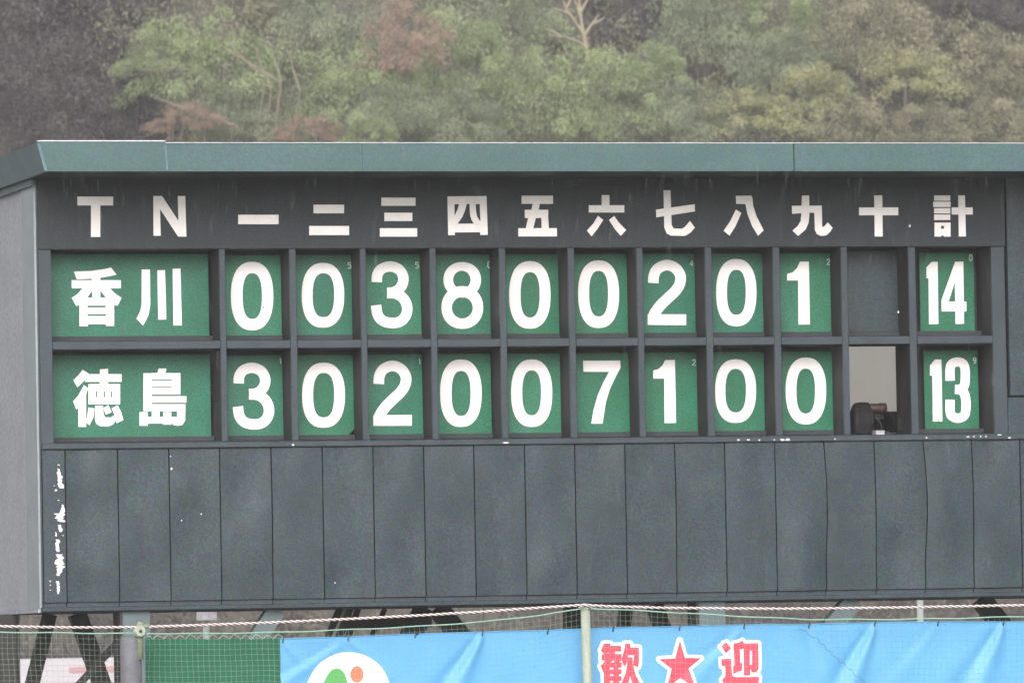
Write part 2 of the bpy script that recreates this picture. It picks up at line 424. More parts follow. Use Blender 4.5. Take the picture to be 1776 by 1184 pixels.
# roof edge
OV, LO = .9, .15
FX = LX - LO
fsx = [P(74, 270, -OV).x, X(287, 270, -OV), X(628, 270, -OV), X(1377, 270, -OV), X(1990, 270, -OV)+.15]
dz = [.015, 0, .002, -.001]
for i in range(4):
    a, b = fsx[i]+(.004 if i == 3 else 0), fsx[i+1]-(.005 if i == 2 else 0)
    mb = MB(); t = TOPZ+dz[i]
    x0 = a-(.035 if i == 0 else -.0015); x1 = a+(.035 if i == 0 else .0015)
    yy = -OV+(.004 if i % 2 else 0)
    v = [(x1, yy, FBZ), (b, yy, FBZ), (b, yy, t), (x0, yy, t), (x1, yy+.03, FBZ), (b, yy+.03, FBZ), (b, yy+.03, t), (x0, yy+.03, t)]
    mb.add(v, [(0,1,2,3),(5,4,7,6),(3,2,6,7),(1,0,4,5),(0,3,7,4),(1,5,6,2)])
    mb.build('fascia_board', M['teal'], SB)
# bright wet drip edge on the top
MB().box((fsx[0]-.04, -OV-.006, TOPZ+.0155), (fsx[1], -OV+.05, TOPZ+.024)).build('drip_edge', M['chip'], SB)
MB().box((fsx[1]+.001, -OV-.004, TOPZ+.003), (fsx[4], -OV+.05, TOPZ+.008)).build('drip_edge', M['chip'], SB)
v = [P(64, 249, -OV-.012), P(69, 249, -OV-.012), P(82.5, 296.5, -OV-.012), P(77.5, 296.5, -OV-.012)]
MB().prism(v, (0, .010, 0)).build('corner_highlight', M['teal_light'], SB)  # thin strip added to carry the painted corner highlight
MB().prism([P(285.5, 251, -OV-.003), P(288.5, 251, -OV-.003), P(292, 296, -OV-.003), P(288, 296, -OV-.003)], (0, .002, 0)).build('lap_strip', M['teal_light'], SB)
# side fascia running back
fx0, fx1 = fsx[0]-.037, fsx[0]+.033
v = [(fx1, -OV+.005, FBZ), (fx1, DEPTH+.3, FBZ), (fx0, DEPTH+.3, TOPZ), (fx0, -OV+.005, TOPZ+.01)]
MB().prism(v, (.03, 0, 0)).build('side_fascia', M['teal_end'], SB)
MB().box((fx1+.035, -OV+.032, FBZ+.02), (fsx[4], DEPTH+.3, TOPZ-.01)).build('roof', M['slate'], SB)
MB().box((fx1+.033, -OV+.034, FBZ-.0), (fsx[4]-.01, -.002, FBZ+.018)).build('soffit', M['slate_dark'], SB)
# side wall
WX = LX
mb = MB().box((WX, .0, Zbot+.004), (WX+.01, .02, FBZ-.005)); mb.build('corner_strip', M['frame'], SB)
yj = .62
def ywall(px):                     # depth at which the side wall plane shows at px
    lo, hi = 0., 6.
    for _ in range(40):
        m = (lo+hi)/2
        d = RM @ Vector(((px-888)/FPX, -(700-592)/FPX, -1.0)); q = CAM + d*((m-CAM.y)/d.y)
        if q.x < WX: lo = m
        else: hi = m
    return m
y1, y2 = ywall(64), ywall(44)
MB().box((WX-.018, .021, Zbot+.03), (WX+.01, y2-.03, FBZ-.005)).build('corner_trim', M['trim'], SB)
MB().box((WX-.006, y2+.04, Zbot+.03), (WX+.02, DEPTH, FBZ-.005)).build('side_wall', M['wall_side'], SB)
MB().box((WX+.012, .03, Zbot+.03), (WX+.019, y2+.039, FBZ-.006)).build('joint_backing', M['steel_dark'], SB)
MB().box((WX-.03, .03, Zbot-.004), (WX+.02, DEPTH, Zbot+.028)).build('side_base_rail', M['wall_side'], SB)
MB().box((fx1+.04, -.02, FBZ-.06), (WX-.02, DEPTH, FBZ-.003)).build('side_soffit_trim', M['teal_end'], SB)
# inside: floor, rear wall with frosted window, right wall
FLZ = Z(757, 1525, 1.2)-.02
MB().box((WX+.03, .13, Zbot+.004), (RX-.02, DEPTH-.01, Zbot+.05)).build('floor', M['interior'], SB)
wx0, wx1 = P(1440, 660, DEPTH).x, P(1564, 660, DEPTH).x
wz0, wz1 = P(1520, 713.5, DEPTH).z, P(1520, 560, DEPTH).z
mb = MB()
mb.box((WX+.021, DEPTH, Zbot), (wx0, DEPTH+.04, FBZ+.015)).box((wx1, DEPTH, Zbot), (RX, DEPTH+.04, FBZ+.015))
mb.box((wx0+.0005, DEPTH+.001, Zbot), (wx1-.0005, DEPTH+.039, wz0)).box((wx0+.0005, DEPTH+.001, wz1), (wx1-.0005, DEPTH+.039, FBZ+.014))
mb.build('rear_wall', M['interior'], SB)
win = MB().add([(wx0, DEPTH+.014, wz0), (wx1, DEPTH+.014, wz0), (wx1, DEPTH+.014, wz1), (wx0, DEPTH+.014, wz1)], [(0,1,2,3)]).build('window_pane', M['pane'], SB)
MB().box((RX-.02, .07, Zbot+.004), (RX, DEPTH-.002, FBZ+.01)).build('side_wall', M['wall_side'], SB)

# legs and braces below
GZ = 0.
def leg(px, w_, Y, mat, name='leg', dx=0):
    a = P(px, 1048, Y); MB().channel((a.x, Y, GZ), (a.x, Y, Zbot-.002), w_, w_*.9).build(name, mat, SB)
def brace(p0, p1, Y, w_, mat, z1=None, name='brace'):
    a = P(p0[0], p0[1], Y); b = P(p1[0], p1[1], Y); d = (b-a)
    zt = Zbot-.002; zb = GZ+.02 if z1 is None else z1
    A = a + d*((zt-a.z)/d.z); B = a + d*((zb-a.z)/d.z)
    MB().bar(A, B, w_, w_*.8).build(name, mat, SB)
# front columns: dark flank, slate face
for c in (232, 1230):
    a = P(c, 1100, .12)
    MB().box((a.x-.115, .03, GZ), (a.x+.125, .28, Zbot-.002)).build('column', M['steel_slate'], SB)
    MB().box((a.x-.14, .02, GZ), (a.x-.117, .30, Zbot-.002)).build('column_flange', M['steel_dark'], SB)
    MB().box((a.x-.22, -.1, GZ), (a.x+.22, .42, .03)).build('base_plate', M['steel_slate'], SB)
leg(8, .22, 1.2, M['steel_dark']); leg(992, .14, 2.2, M['steel_dark'])
brace((87, 1062), (56, 1184), 1.9, .115, M['steel_dark'])
brace((133, 1062), (176, 1184), 1.9, .15, M['steel_dark'])
brace((212, 1105), (150, 1172), .9, .06, M['steel_dark'])
brace((480, 1055), (447, 1103), .14, .15, M['steel_slate'])
brace((590, 1057), (567, 1115), 1.0, .07, M['steel_dark']); brace((606, 1057), (585, 1115), 1.1, .06, M['steel_dark'])
brace((597, 1057), (573, 1115), .8, .02, M['post']); brace((620, 1057), (600, 1115), 1.3, .05, M['steel_dark'])
brace((668, 1055), (645, 1100), 2.2, .04, M['steel_dark'])
brace((735, 1058), (708, 1110), 2.1, .17, M['steel_dark'])
brace((760, 1055), (796, 1100), 2.2, .17, M['steel_dark'])
a = P(600, 1081, 2.3); b = P(748, 1078, 2.3); MB().bar(a, b, .09, .06).build('cross_beam', M['steel_dark'], SB)
brace((1086, 1045), (1081, 1100), 2.1, .11, M['steel_dark']); brace((1134, 1045), (1152, 1100), 2.1, .14, M['steel_dark'])
brace((1478, 1042), (1444, 1082), .14, .16, M['steel_slate'])
brace((1700, 1037), (1732, 1078), 2.1, .17, M['steel_dark'])

# ------------------------------------------------------------------ lettering
def rect(x0, y0, x1, y1): return [(x0, y0), (x1, y0), (x1, y1), (x0, y1)]
def catmull(pts, n=6):
    out = []
    q = [pts[0]] + list(pts) + [pts[-1]]
    for i in range(1, len(q)-2):
        for k in range(n):
            t = k/n; p0, p1, p2, p3 = q[i-1], q[i], q[i+1], q[i+2]
            out.append(tuple(.5*(2*p1[c]+(p2[c]-p0[c])*t+(2*p0[c]-5*p1[c]+4*p2[c]-p3[c])*t*t+(3*p1[c]-p0[c]-3*p2[c]+p3[c])*t**3) for c in (0, 1)))
    out.append(pts[-1]); return out
def thick(pts, w_, n=6):
    """outline of a smooth stroke with centre line pts"""
    c = catmull(pts, n) if n > 1 else list(pts); l = []; r = []
    for i, p in enumerate(c):
        a = c[max(0, i-1)]; b = c[min(len(c)-1, i+1)]; dx, dy = b[0]-a[0], b[1]-a[1]; m = math.hypot(dx, dy) or 1
        l.append((p[0]-dy/m*w_/2, p[1]+dx/m*w_/2)); r.append((p[0]+dy/m*w_/2, p[1]-dx/m*w_/2))
    return l + r[::-1]
def oval(x0, x1, y0, y1, e=2.25, n=40):
    cx, cy, a, b = (x0+x1)/2, (y0+y1)/2, (x1-x0)/2, (y1-y0)/2
    return [(cx+a*math.copysign(abs(math.cos(t))**(2/e), math.cos(t)), cy+b*math.copysign(abs(math.sin(t))**(2/e), math.sin(t))) for t in (2*math.pi*k/n for k in range(n))]
def zero(o, i): return [(oval(*o, 2.35), [oval(*i, 2.5)])]
def S(p): return (p, [])
def glyph(name, strokes, Y, mat, parent, th=.004, label=None):
    """strokes in photograph pixels -> raised letter lying in the plane y = Y"""
    mb = MB()
    for i, (o, hs_) in enumerate(strokes):
        yy = Y - th - i*.0004
        mb.prism([P(x, y, yy) for x, y in o], (0, Y-.0002-yy, 0), [[P(x, y, yy) for x, y in h] for h in hs_])
    return mb.build(name, mat, parent, label=label)
def shift(st, dx, dy): return [([(x+dx, y+dy) for x, y in o], [[(x+dx, y+dy) for x, y in h] for h in hs_]) for o, hs_ in st]

three = [S(thick([(654,489),(655,477),(662,466.5),(677,462),(692,467),(699.5,479),(699,491),(693,501),(683,506.5),(672,507.5)], 18)),
         S(thick([(672,508),(688,509.5),(701,519),(706.5,534),(703.5,548),(694,557.5),(680,560),(664,556),(655,545),(652.5,529)], 18))]
two = [S(thick([(1132.7,490.8),(1134,477),(1141,465.5),(1156,459.7),(1170.5,464.5),(1179.5,477),(1179,491),(1171.5,504),(1158,517),(1144,531),(1134.5,545),(1132.5,556)], 18.4)), S(rect(1123.3,544.9,1190,563.4))]
G = lambda pts, x0, y0, s: S(zz(pts, x0, y0, s))
C1 = (1100, 320, 4.228); C2 = (1100, 590, 4.44); T1 = (1440, 320, 4.229); T2 = (1440, 590, 5.286)
D = {}
D[1,1] = zero((400.7,474.2,453.9,572.6), (421,454.6,473.7,553))
D[1,2] = zero((523.2,596.8,455.8,568), (542,579.5,473.7,550))
D[1,3] = three
D[1,4] = [(oval(768.9,834,454.3,516,2.1), [oval(785.6,816,469.5,501,2.)]), (oval(765.5,838,496,570,2.1), [oval(783.5,820,514.9,552.3,2.)])]
D[1,5] = zero((883,954.8,452.7,569.8), (902.7,936,472,550.6))
D[1,6] = zero((1003,1074,451.3,568.6), (1022,1055,469.7,548.7))
D[1,7] = two
D[1,8] = zero((1242,1312,449,565.7), (1260.8,1293.5,467.8,546))
D[1,9] = [G([(1217,565),(1282,565),(1288,1025),(1205,1026),(1203,703),(1122,703),(1122,655),(1165,642),(1195,612)], *C1)]
D[2,1] = shift(three, -239.8, 175.6)
D[2,2] = zero((523.7,598,628.7,741.4), (542.8,579.5,646.5,723.6))
D[2,3] = shift(two, -475.6, 174.6)
D[2,4] = zero((763.6,835.7,623,740), (783.5,816.6,643,721))
D[2,5] = zero((886.4,957.8,623,740), (905.8,938.6,642,720))
D[2,6] = [G([(1207,156),(1493,156),(1496,212),(1455,285),(1412,375),(1380,480),(1355,641),(1268,641),(1285,540),(1320,420),(1365,320),(1407,243),(1210,241)], 740, 590, 4.44)]
D[2,7] = [G([(240,152),(315,150),(322,635),(234,636),(232,294),(147,294),(147,231),(185,222),(218,195)], *C2)]
D[2,8] = zero((1240,1311,622.7,733), (1257.7,1293.7,639.5,715))
D[2,9] = zero((1362.4,1432.7,619.7,735.5), (1381,1413.5,639,716.8))
D[1,11] = [G([(742,568),(787,566),(793,1022),(724,1024),(720,688),(705,688),(705,608)], *T1),
           (zz([(915,566),(975,564),(979,858),(998,858),(999,928),(980,930),(981,1020),(919,1022),(918,930),(817,930),(815,850)], *T1), [zz([(912,718),(917,857),(868,858)], *T1)])]
D[2,11] = [G([(962,175),(1020,175),(1028,742),(941,742),(937,325),(915,322),(915,228)], *T2),
           S(thick(zz([(1100,370),(1100,260),(1118,215),(1169,198),(1218,215),(1237,270),(1237,380),(1222,425),(1190,447),(1145,449)], *T2), 16)),
           S(thick(zz([(1145,449),(1190,453),(1225,480),(1243,540),(1243,640),(1225,692),(1171,713),(1115,692),(1100,650),(1100,543)], *T2), 16))]
rights = {(1,1):487.7,(1,2):611,(1,3):730,(1,4):851.6,(1,5):969.6,(1,6):1089,(1,7):1205.3,(1,8):1326.3,(1,9):1443,(1,11):1689.5,
          (2,1):490.5,(2,2):613,(2,3):732.8,(2,4):852,(2,5):974,(2,6):1094.5,(2,7):1211.5,(2,8):1325.3,(2,9):1444.6,(2,11):1697}
small = {(1,2):('5',606,460),(1,3):('5',724,460),(1,4):('0',848,459),(1,7):('4',1199,456.5),(1,9):('2',1437,454.5),(1,11):('0',1683.5,447),(2,7):('2',1204,628.5),(2,11):('9',1690.5,625),
         (2,1):('1',486.5,626),(2,3):('1',728,627)}
seg = {'5': [(3,-5),(-3,-5),(-3,-1),(1,-1),(3,1),(3,3),(1,5),(-3,5)], '0': [(-2.5,-4),(0,-6),(2.5,-4),(2.5,4),(0,6),(-2.5,4),(-2.5,-4)],
       '4': [(1,5),(1,-5),(-3,2),(3,2)], '2': [(-3,-3),(-1,-5),(2,-5),(3,-2),(-3,5),(3,5)], '9': [(3,-1),(0,1),(-2.5,-1),(-2.5,-3),(0,-5),(2.5,-4),(3,0),(2,4),(-2,5)], '1': [(0,-5),(1,5)]}
names = {1:'first',2:'second',3:'third',4:'fourth',5:'fifth',6:'sixth',7:'seventh',8:'eighth',9:'ninth'}
kan = '一二三四五六七八九'
dig = {(1,1):'0',(1,2):'0',(1,3):'3',(1,4):'8',(1,5):'0',(1,6):'0',(1,7):'2',(1,8):'0',(1,9):'1',(2,1):'3',(2,2):'0',(2,3):'2',(2,4):'0',(2,5):'0',(2,6):'7',(2,7):'1',(2,8):'0',(2,9):'0',(1,11):'14',(2,11):'13'}
def plate_mesh(w_, h_, mat, cut=False):
    mb = MB(); c = .022
    pts = [(-w_/2, 0, 0), (w_/2-(c*2.2 if cut else .004), 0, 0), (w_/2, 0, c*2.2 if cut else .004), (w_/2, 0, h_-.004), (w_/2-.004, 0, h_), (-w_/2, 0, h_)]
    mb.prism(pts, (0, .018, 0))
    me = bpy.data.meshes.new('plate_board'); me.from_pydata(mb.v, [], mb.f); me.materials.append(mat); return me
PH = P(888, 441, CD).z - P(888, 578.5, CD).z
PW = (103)/pxm(CD)*1.03
M['green3'] = material('plate_green_faded', (.008, .122, .052), .5, c2=(.018, .152, .088), vscale=6, stretch=(1, 1, .5), speck=.35, spscale=70, chroma=.15)
pm = [plate_mesh(PW, PH, M['green']), plate_mesh(PW, PH, M['green2']), plate_mesh(PW, PH, M['green'], True), plate_mesh(PW, PH, M['green3'])]
random.seed(5)
for key in sorted(D):
    r_, c_ = key
    zb = (ZR1B if r_ == 1 else ZR2B) + .056
    row = 'upper' if r_ == 1 else 'lower'
    wpl = PW if c_ != 11 else (98 if r_ == 1 else 97.5)/pxm(CD)*1.03
    ymid = 510 if r_ == 1 else 680
    xr = P(rights[key], ymid, CD).x
    if c_ == 11:
        lb = 'green total plate reading %s in the rightmost column of the %s row' % (dig[key], row)
        me = plate_mesh(wpl, PH, M['green'])
    else:
        lb = 'green plate with a white %s under the %s inning mark, %s row of the scoreboard' % (dig[key], names[c_], row)
        me = pm[2] if key == (2,2) else pm[random.choice((0, 0, 1, 1, 3))]
    t = empty('number_plate', (xr-wpl/2, CD, zb+.001), lb, 'number plate', 'number plates slotted into the scoreboard')
    o = bpy.data.objects.new('plate_board', me); link(o, t)
    t.rotation_euler.y = random.uniform(-.005, .005)
    glyph('numeral', D[key], CD, M['white'], t, .003)
    if key in small:
        s_, x_, y_ = small[key]
        glyph('small_numeral', [S(thick([(x_+a*.85, y_+b*.95) for a, b in seg[s_]], 1.9, 1))], CD, M['chalk'], t, .002)
# stains on a few numerals
def spots(parent, lst, Y):
    mb = MB()
    for x, y, r0 in lst:
        mb.prism([P(x+r0*math.cos(a*1.047)*random.uniform(.6, 1.3), y+r0*math.sin(a*1.047)*random.uniform(.6, 1.3), Y) for a in range(6)], (0, .0004, 0))
    mb.build('rust_spots', M['brown'], parent, kind='stuff')
for o in list(col.objects):
    if o.type == 'EMPTY' and o.name.startswith('number_plate'):
        l = o['label']
        if 'reading 13' in l: spots(o, [(1650+random.uniform(0, 28), 628+random.uniform(0, 40), random.uniform(.3, .7)) for _ in range(22)] + [(1627, 728, 1.6)], CD-.0052)
        if 'white 0 under the first' in l: spots(o, [(457, 533, 1.6), (460, 535, 1), (455, 537, 1)], CD-.0042)
        if 'white 2 under the seventh' in l: spots(o, [(1147, 464, .6)], CD-.0042)
# team name plates
K = (80, 420, 5.55); K2 = (80, 590, 5.55)
def name_plate(xr, zb, lb, w_, mat):
    t = empty('name_plate', (xr-w_/2, CD, zb+.001), lb, 'name plate')
    o = bpy.data.objects.new('plate_board', plate_mesh(w_, PH*1.02, mat)); link(o, t); return t
NW = 285/pxm(CD)*1.03
t1 = name_plate(P(361.5, 510, CD).x, ZR1B+.056, 'wide green plate with the white characters 香川 at the left of the upper row', NW, M['green2'])
glyph('character', [G([(268,282),(430,276),(560,258),(625,243),(678,312),(600,330),(522,342),(522,364),(440,364),(440,350),(295,357)], *K), G(rect(246,365,720,443), *K), G(rect(445,440,522,536), *K),
   G([(355,440),(445,440),(445,466),(395,533),(320,600),(292,617),(246,535),(300,500)], *K), G([(522,440),(612,440),(660,490),(727,535),(687,613),(655,600),(575,530),(524,466)], *K),
   (zz([(322,533),(655,533),(655,805),(577,805),(577,787),(403,787),(403,808),(322,808)], *K), [zz(rect(398,610,575,628), *K), zz(rect(398,692,577,710), *K)])], CD, M['white'], t1)
glyph('character', [G([(920,262),(1000,262),(1003,600),(985,700),(960,755),(933,800),(870,735),(905,670),(920,600)], *K), G([(1071,270),(1145,268),(1157,743),(1080,745)], *K), G([(1218,254),(1293,252),(1307,800),(1226,801)], *K)], CD, M['white'], t1)
t2 = name_plate(P(365, 680, CD).x, ZR2B+.056, 'wide green plate with the white characters 徳島 at the left of the lower row', NW, M['green2'])
glyph('character', [G([(352,282),(410,318),(385,370),(345,410),(300,452),(262,383),(310,335)], *K2), G([(365,430),(405,462),(385,520),(385,832),(311,832),(311,640),(292,668),(260,585),(310,530)], *K2),
   G([(398,324),(727,324),(727,400),(375,400),(385,345)], *K2), G([(518,278),(597,272),(597,425),(518,425)], *K2),
   (zz(rect(408,420,712,615), *K2), [zz(rect(480,488,494,548), *K2), zz(rect(553,490,567,548), *K2), zz(rect(624,488,637,548), *K2)]),
   G([(408,645),(465,655),(455,740),(418,815),(385,790),(398,720)], *K2),
   G([(472,628),(548,628),(552,700),(565,740),(625,742),(655,720),(668,770),(645,808),(600,828),(520,825),(482,800),(470,750)], *K2),
   G([(553,650),(598,622),(632,690),(575,715)], *K2), G([(632,652),(690,625),(722,690),(745,765),(678,797),(660,720)], *K2)], CD, M['white'], t2)
glyph('character', [G([(1085,270),(1160,270),(1148,318),(1068,318)], *K2), G(rect(937,315,1017,682), *K2),
   (zz(rect(1012,313,1293,521), *K2), [zz(rect(1015,377,1213,388), *K2), zz(rect(1017,446,1213,457), *K2)]), G(rect(1012,537,1350,599), *K2), G(rect(1012,614,1340,682), *K2),
   G(rect(900,690,978,822), *K2), G(rect(970,735,1210,800), *K2), G(rect(1018,675,1092,740), *K2), G(rect(1128,690,1205,810), *K2),
   G([(1262,675),(1340,675),(1338,770),(1310,815),(1260,822),(1222,812),(1203,735),(1262,735)], *K2)], CD, M['white'], t2)
# spare blank plate in the tenth inning
bp_ = MB(); xx0, xx1 = P(1475, 510, CD).x-.05, P(1561, 510, CD).x
bp_.cbox((xx0, CD, ZR1B+.057), (xx1, CD+.018, ZR1B+.057+PH*1.03), .003)
bp_.build_top('blank_plate', M['slate'], 'blank dark slate plate under the tenth inning mark in the upper row', 'blank plate')

# header characters
H = M['cream']; A8 = 8.07
def head(st, lab): return glyph('character', st, 0., H, hdr, .004, None)
a = (120, 330, A8)
head([G(rect(115,88,615,212), *a), G(rect(305,210,435,652), *a)], 'T')
head([G([(1178,80),(1300,80),(1530,430),(1520,82),(1625,80),(1640,648),(1525,648),(1272,262),(1282,636),(1180,636)], *a)], 'N')
a = (360, 320, 4.228)
head([G(rect(225,222,521,291), *a)], ''); head([G(rect(777,148,1001,211), *a), G(rect(746,304,1038,371), *a)], '')
head([G(rect(1275,96,1525,156), *a), G(rect(1297,207,1502,268), *a), G(rect(1264,320,1537,382), *a)], '')
a = (760, 330, A8)
head([(zz([(130,85),(678,80),(693,625),(590,625),(588,587),(235,590),(233,628),(140,628)], *a),
   [zz([(228,195),(293,195),(270,270),(230,358)], *a), zz([(402,190),(438,190),(447,350),(465,410),(500,466),(272,468),(340,370),(380,270)], *a), zz([(525,193),(582,193),(592,440),(545,370),(530,290)], *a)])], '')
head([G(rect(1168,75,1607,190), *a), G([(1325,185),(1425,185),(1405,280),(1303,280)], *a), G(rect(1213,272,1540,388), *a), G([(1262,380),(1370,380),(1330,535),(1226,535)], *a), G([(1445,380),(1540,380),(1550,535),(1448,535)], *a), G(rect(1122,530,1662,645), *a)], '')
a = (1000, 320, A8)
head([G(rect(352,148,460,295), *a), G(rect(172,290,668,392), *a), G([(300,438),(373,497),(300,610),(212,725),(146,645),(240,540)], *a), G([(527,440),(590,530),(694,638),(620,718),(540,630),(455,495)], *a)], '')
head([G([(1218,80),(1315,80),(1330,570),(1360,615),(1475,618),(1520,590),(1587,510),(1655,603),(1600,670),(1520,718),(1320,715),(1260,680),(1228,600)], *a), G([(1113,352),(1655,275),(1657,377),(1116,460)], *a)], '')
a = (1240, 325, A8)
head([G([(295,310),(370,358),(290,540),(205,675),(122,608),(210,480)], *a), G([(293,118),(510,115),(525,150),(535,260),(580,400),(682,602),(605,675),(520,540),(455,370),(428,235),(298,230)], *a)], '')
head([G([(1218,115),(1318,112),(1322,255),(1322,380),(1310,500),(1270,590),(1165,678),(1085,605),(1160,540),(1200,470),(1210,370)], *a),
      G([(1078,258),(1495,255),(1500,540),(1515,555),(1540,535),(1580,490),(1648,568),(1610,625),(1560,670),(1490,680),(1430,655),(1400,600),(1390,355),(1318,355),(1080,370)], *a)], '')
a = (1480, 325, A8)
head([G([(292,112),(405,112),(412,686),(300,686)], *a), G(rect(80,280,630,390), *a)], '')
head([G(rect(1132,112,1357,188), *a), G(rect(1120,200,1362,275), *a), G(rect(1132,290,1357,365), *a), G(rect(1132,380,1357,457), *a),
      (zz([(1138,492),(1362,492),(1362,688),(1272,688),(1262,672),(1238,672),(1228,688),(1138,688)], *a), [zz(rect(1228,538,1270,580), *a)]), G([(1468,112),(1563,112),(1575,686),(1478,686)], *a), G(rect(1378,280,1672,380), *a)], '')

# ------------------------------------------------------------------ video camera in the opening
VY = 1.0
vp = P(1510, 757, VY)
VC = empty('video_camera', (vp.x, VY, Zbot+.05), 'dark video camera on a tripod looking out of the open cell at the right', 'video camera')
def lathe_x(x0, prof, y, z, n=14):
    mb = MB(); mb.tube([(x0+d, y, z) for d, r_ in prof], [r_ for d, r_ in prof], n); return mb
q = lambda px, py: P(px, py, VY)
mb = MB()    # rain cover draped over the body: stacked rounded rings
rings = []
prof = [(1474.5, 1508, 752), (1475, 1512, 738), (1476, 1512, 724), (1478, 1509, 712), (1481, 1506, 703), (1485, 1503, 698.5), (1490, 1499, 697.5)]
v = []; f = []
for k, (a0, a1, yy_) in enumerate(prof):
    A_, B_ = q(a0, yy_), q(a1, yy_); cx = (A_.x+B_.x)/2; hx = (B_.x-A_.x)/2; hy = hx*1.3
    for s_ in range(14):
        t = 2*math.pi*s_/14; e = 1+.05*math.sin(3*t+k)
        v.append((cx+hx*e*math.copysign(abs(math.cos(t))**.35, math.cos(t)), VY+hy*e*math.copysign(abs(math.sin(t))**.35, math.sin(t)), A_.z))
for k in range(len(prof)-1):
    for s_ in range(14): f.append((k*14+s_, k*14+(s_+1) % 14, (k+1)*14+(s_+1) % 14, (k+1)*14+s_))
f.append(tuple(range((len(prof)-1)*14, len(prof)*14)))
mb.add(v, f); mb.build('rain_cover', M['black'], VC, smooth=True)
a = q(1504, 708); b = q(1536, 709)
lathe_x(a.x, [(0, .036), (.012, .042), (.09, .042), (.092, .046), (.150, .046), (.156, .040), (.157, .01)], VY-.06, a.z).build('lens_barrel', M['brown'], VC, smooth=True)
MB().tube([(a.x-.004+.004*math.cos(t), VY-.06+.05*math.sin(t), a.z+.05*math.cos(t)) for t in [k*.3 for k in range(7)]], .004, 6).build('silver_ring', M['metal'], VC)
MB().box((a.x-.01, VY-.05, a.z-.10), (a.x+.14, VY+.06, a.z-.045)).build('camera_body', M['black'], VC)
hd = q(1512, 735); MB().tube([(hd.x, VY, Zbot+.7), (hd.x, VY, hd.z+.02), (hd.x, VY, hd.z+.06)], [.025, .025, .045], 10).build('tripod_head', M['brown'], VC)
for dx, dy in ((-.42, -.12), (.42, -.12), (0, .45)):
    MB().tube([(hd.x, VY, hd.z-.0), (hd.x+dx, VY+dy, Zbot+.052)], [.014, .009], 6).build('leg', M['brown'], VC)
cp = [q(1512, 724), q(1520, 728), q(1524, 738), q(1525, 750)]
MB().tube([(c.x, VY-.08, c.z) for c in cp], .003, 5).build('cable', M['steel_slate'], VC)
# small white box on the sill
bx = empty('small_box', (P(1528, 757, .2).x, .2, ZR2B+.001), 'small whitish box with dark corner on the sill below the camera', 'box')
c0, c1 = P(1516, 750, .2), P(1531, 750, .2)
MB().box((c0.x, .15, ZR2B+.001), (c1.x, .25, ZR2B+.034)).box((c0.x-.004, .146, ZR2B+.0345), (c1.x+.004, .254, ZR2B+.042)).build('carton', M['carton'], bx)
MB().box((c1.x+.0045, .16, ZR2B+.001), (c1.x+.05, .24, ZR2B+.03)).tube([(c1.x+.05, .2, ZR2B+.01), (c1.x+.12, .2, ZR2B+.02)], .008, 6).build('clip', M['black'], bx)

# ------------------------------------------------------------------ fence: posts, net, banner, rope
NY, PY, BY, GY = -4.1, -4.22, -3.96, -3.9
p = P(1015, 1056, PY)
PO = empty('net_post', (p.x, PY, 0), 'weathered pale grey net post in front of the blue banner', 'post')
MB().tube([(p.x+.03, PY, 0), (p.x+.01, PY, p.z*.6), (p.x, PY, p.z)], [.045, .041, .039], 12).build('pole', M['post'], PO, smooth=True)
MB().tube([(p.x, PY, p.z), (p.x, PY, p.z+.02), (p.x-.02, PY, p.z+.035)], [.046, .044, .02], 10).build('cap', M['post'], PO)
MB().tube([(p.x-.07, PY-.05, p.z+.02), (p.x-.02, PY-.055, p.z+.035), (p.x+.04, PY-.05, p.z+.02), (p.x+.05, PY+.03, p.z+.01)], .010, 6).build('rope_knot', M['rope_w'], PO)
p2 = P(240, 1078, PY)
PO2 = empty('net_post', (p2.x, PY, 0), 'mossy net post with a round pulley at its top, left of the green windbreak', 'post')
MB().tube([(P(228, 1150, PY).x, PY+.02, 0), (P(228, 1150, PY).x, PY+.02, P(228, 1103, PY).z-.02), (P(228, 1150, PY).x, PY+.02, P(228, 1103, PY).z)], [.088, .088, .075], 14).build('pole', M['post_grey'], PO2, smooth=True)
MB().tube([(p2.x, PY-.03, p2.z-.30), (p2.x, PY-.03, p2.z-.05), (p2.x+.012, PY-.03, p2.z)], [.030, .034, .024], 10).build('post_top', M['post_g'], PO2, smooth=True)
c = P(242, 1094, PY-.06)
MB().tube([(c.x, PY-.10, c.z), (c.x, PY-.085, c.z), (c.x, PY-.07, c.z), (c.x, PY-.055, c.z)], [.04, .05, .035, .05], 14).build('pulley', M['post'], PO2)
MB().box((c.x-.01, PY-.09, c.z+.03), (c.x+.07, PY-.05, c.z+.055)).build('bracket', M['post_g'], PO2)
MB().tube([(c.x, PY-.105, c.z), (c.x, PY-.10, c.z)], .014, 8).build('bolt', M['steel_dark'], PO2)

def interp(tab, x):
    if x <= tab[0][0]: a, b = tab[0], tab[1]
    elif x >= tab[-1][0]: a, b = tab[-2], tab[-1]
    else:
        for a, b in zip(tab, tab[1:]):
            if a[0] <= x <= b[0]: break
    t = (x-a[0])/(b[0]-a[0]); return a[1]+(b[1]-a[1])*t
ROPE = [(-260, 1083), (-100, 1084), (0, 1085.5), (120, 1087.5), (237, 1087), (360, 1083), (480, 1078.5), (600, 1073), (720, 1067), (840, 1060), (940, 1053), (1013, 1048.5), (1060, 1051), (1150, 1053.5), (1300, 1055), (1400, 1055), (1550, 1053), (1660, 1051), (1776, 1049), (2100, 1042)]
CORD = [(-260, 1093), (0, 1095.5), (120, 1097), (237, 1098), (360, 1098), (480, 1096), (600, 1091.5), (720, 1086), (840, 1077.5), (940, 1066), (1000, 1056.5), (1013, 1054), (1060, 1056), (1150, 1060.5), (1300, 1069), (1400, 1073.5), (1550, 1073.5), (1660, 1071.5), (1776, 1068.5), (2100, 1062)]
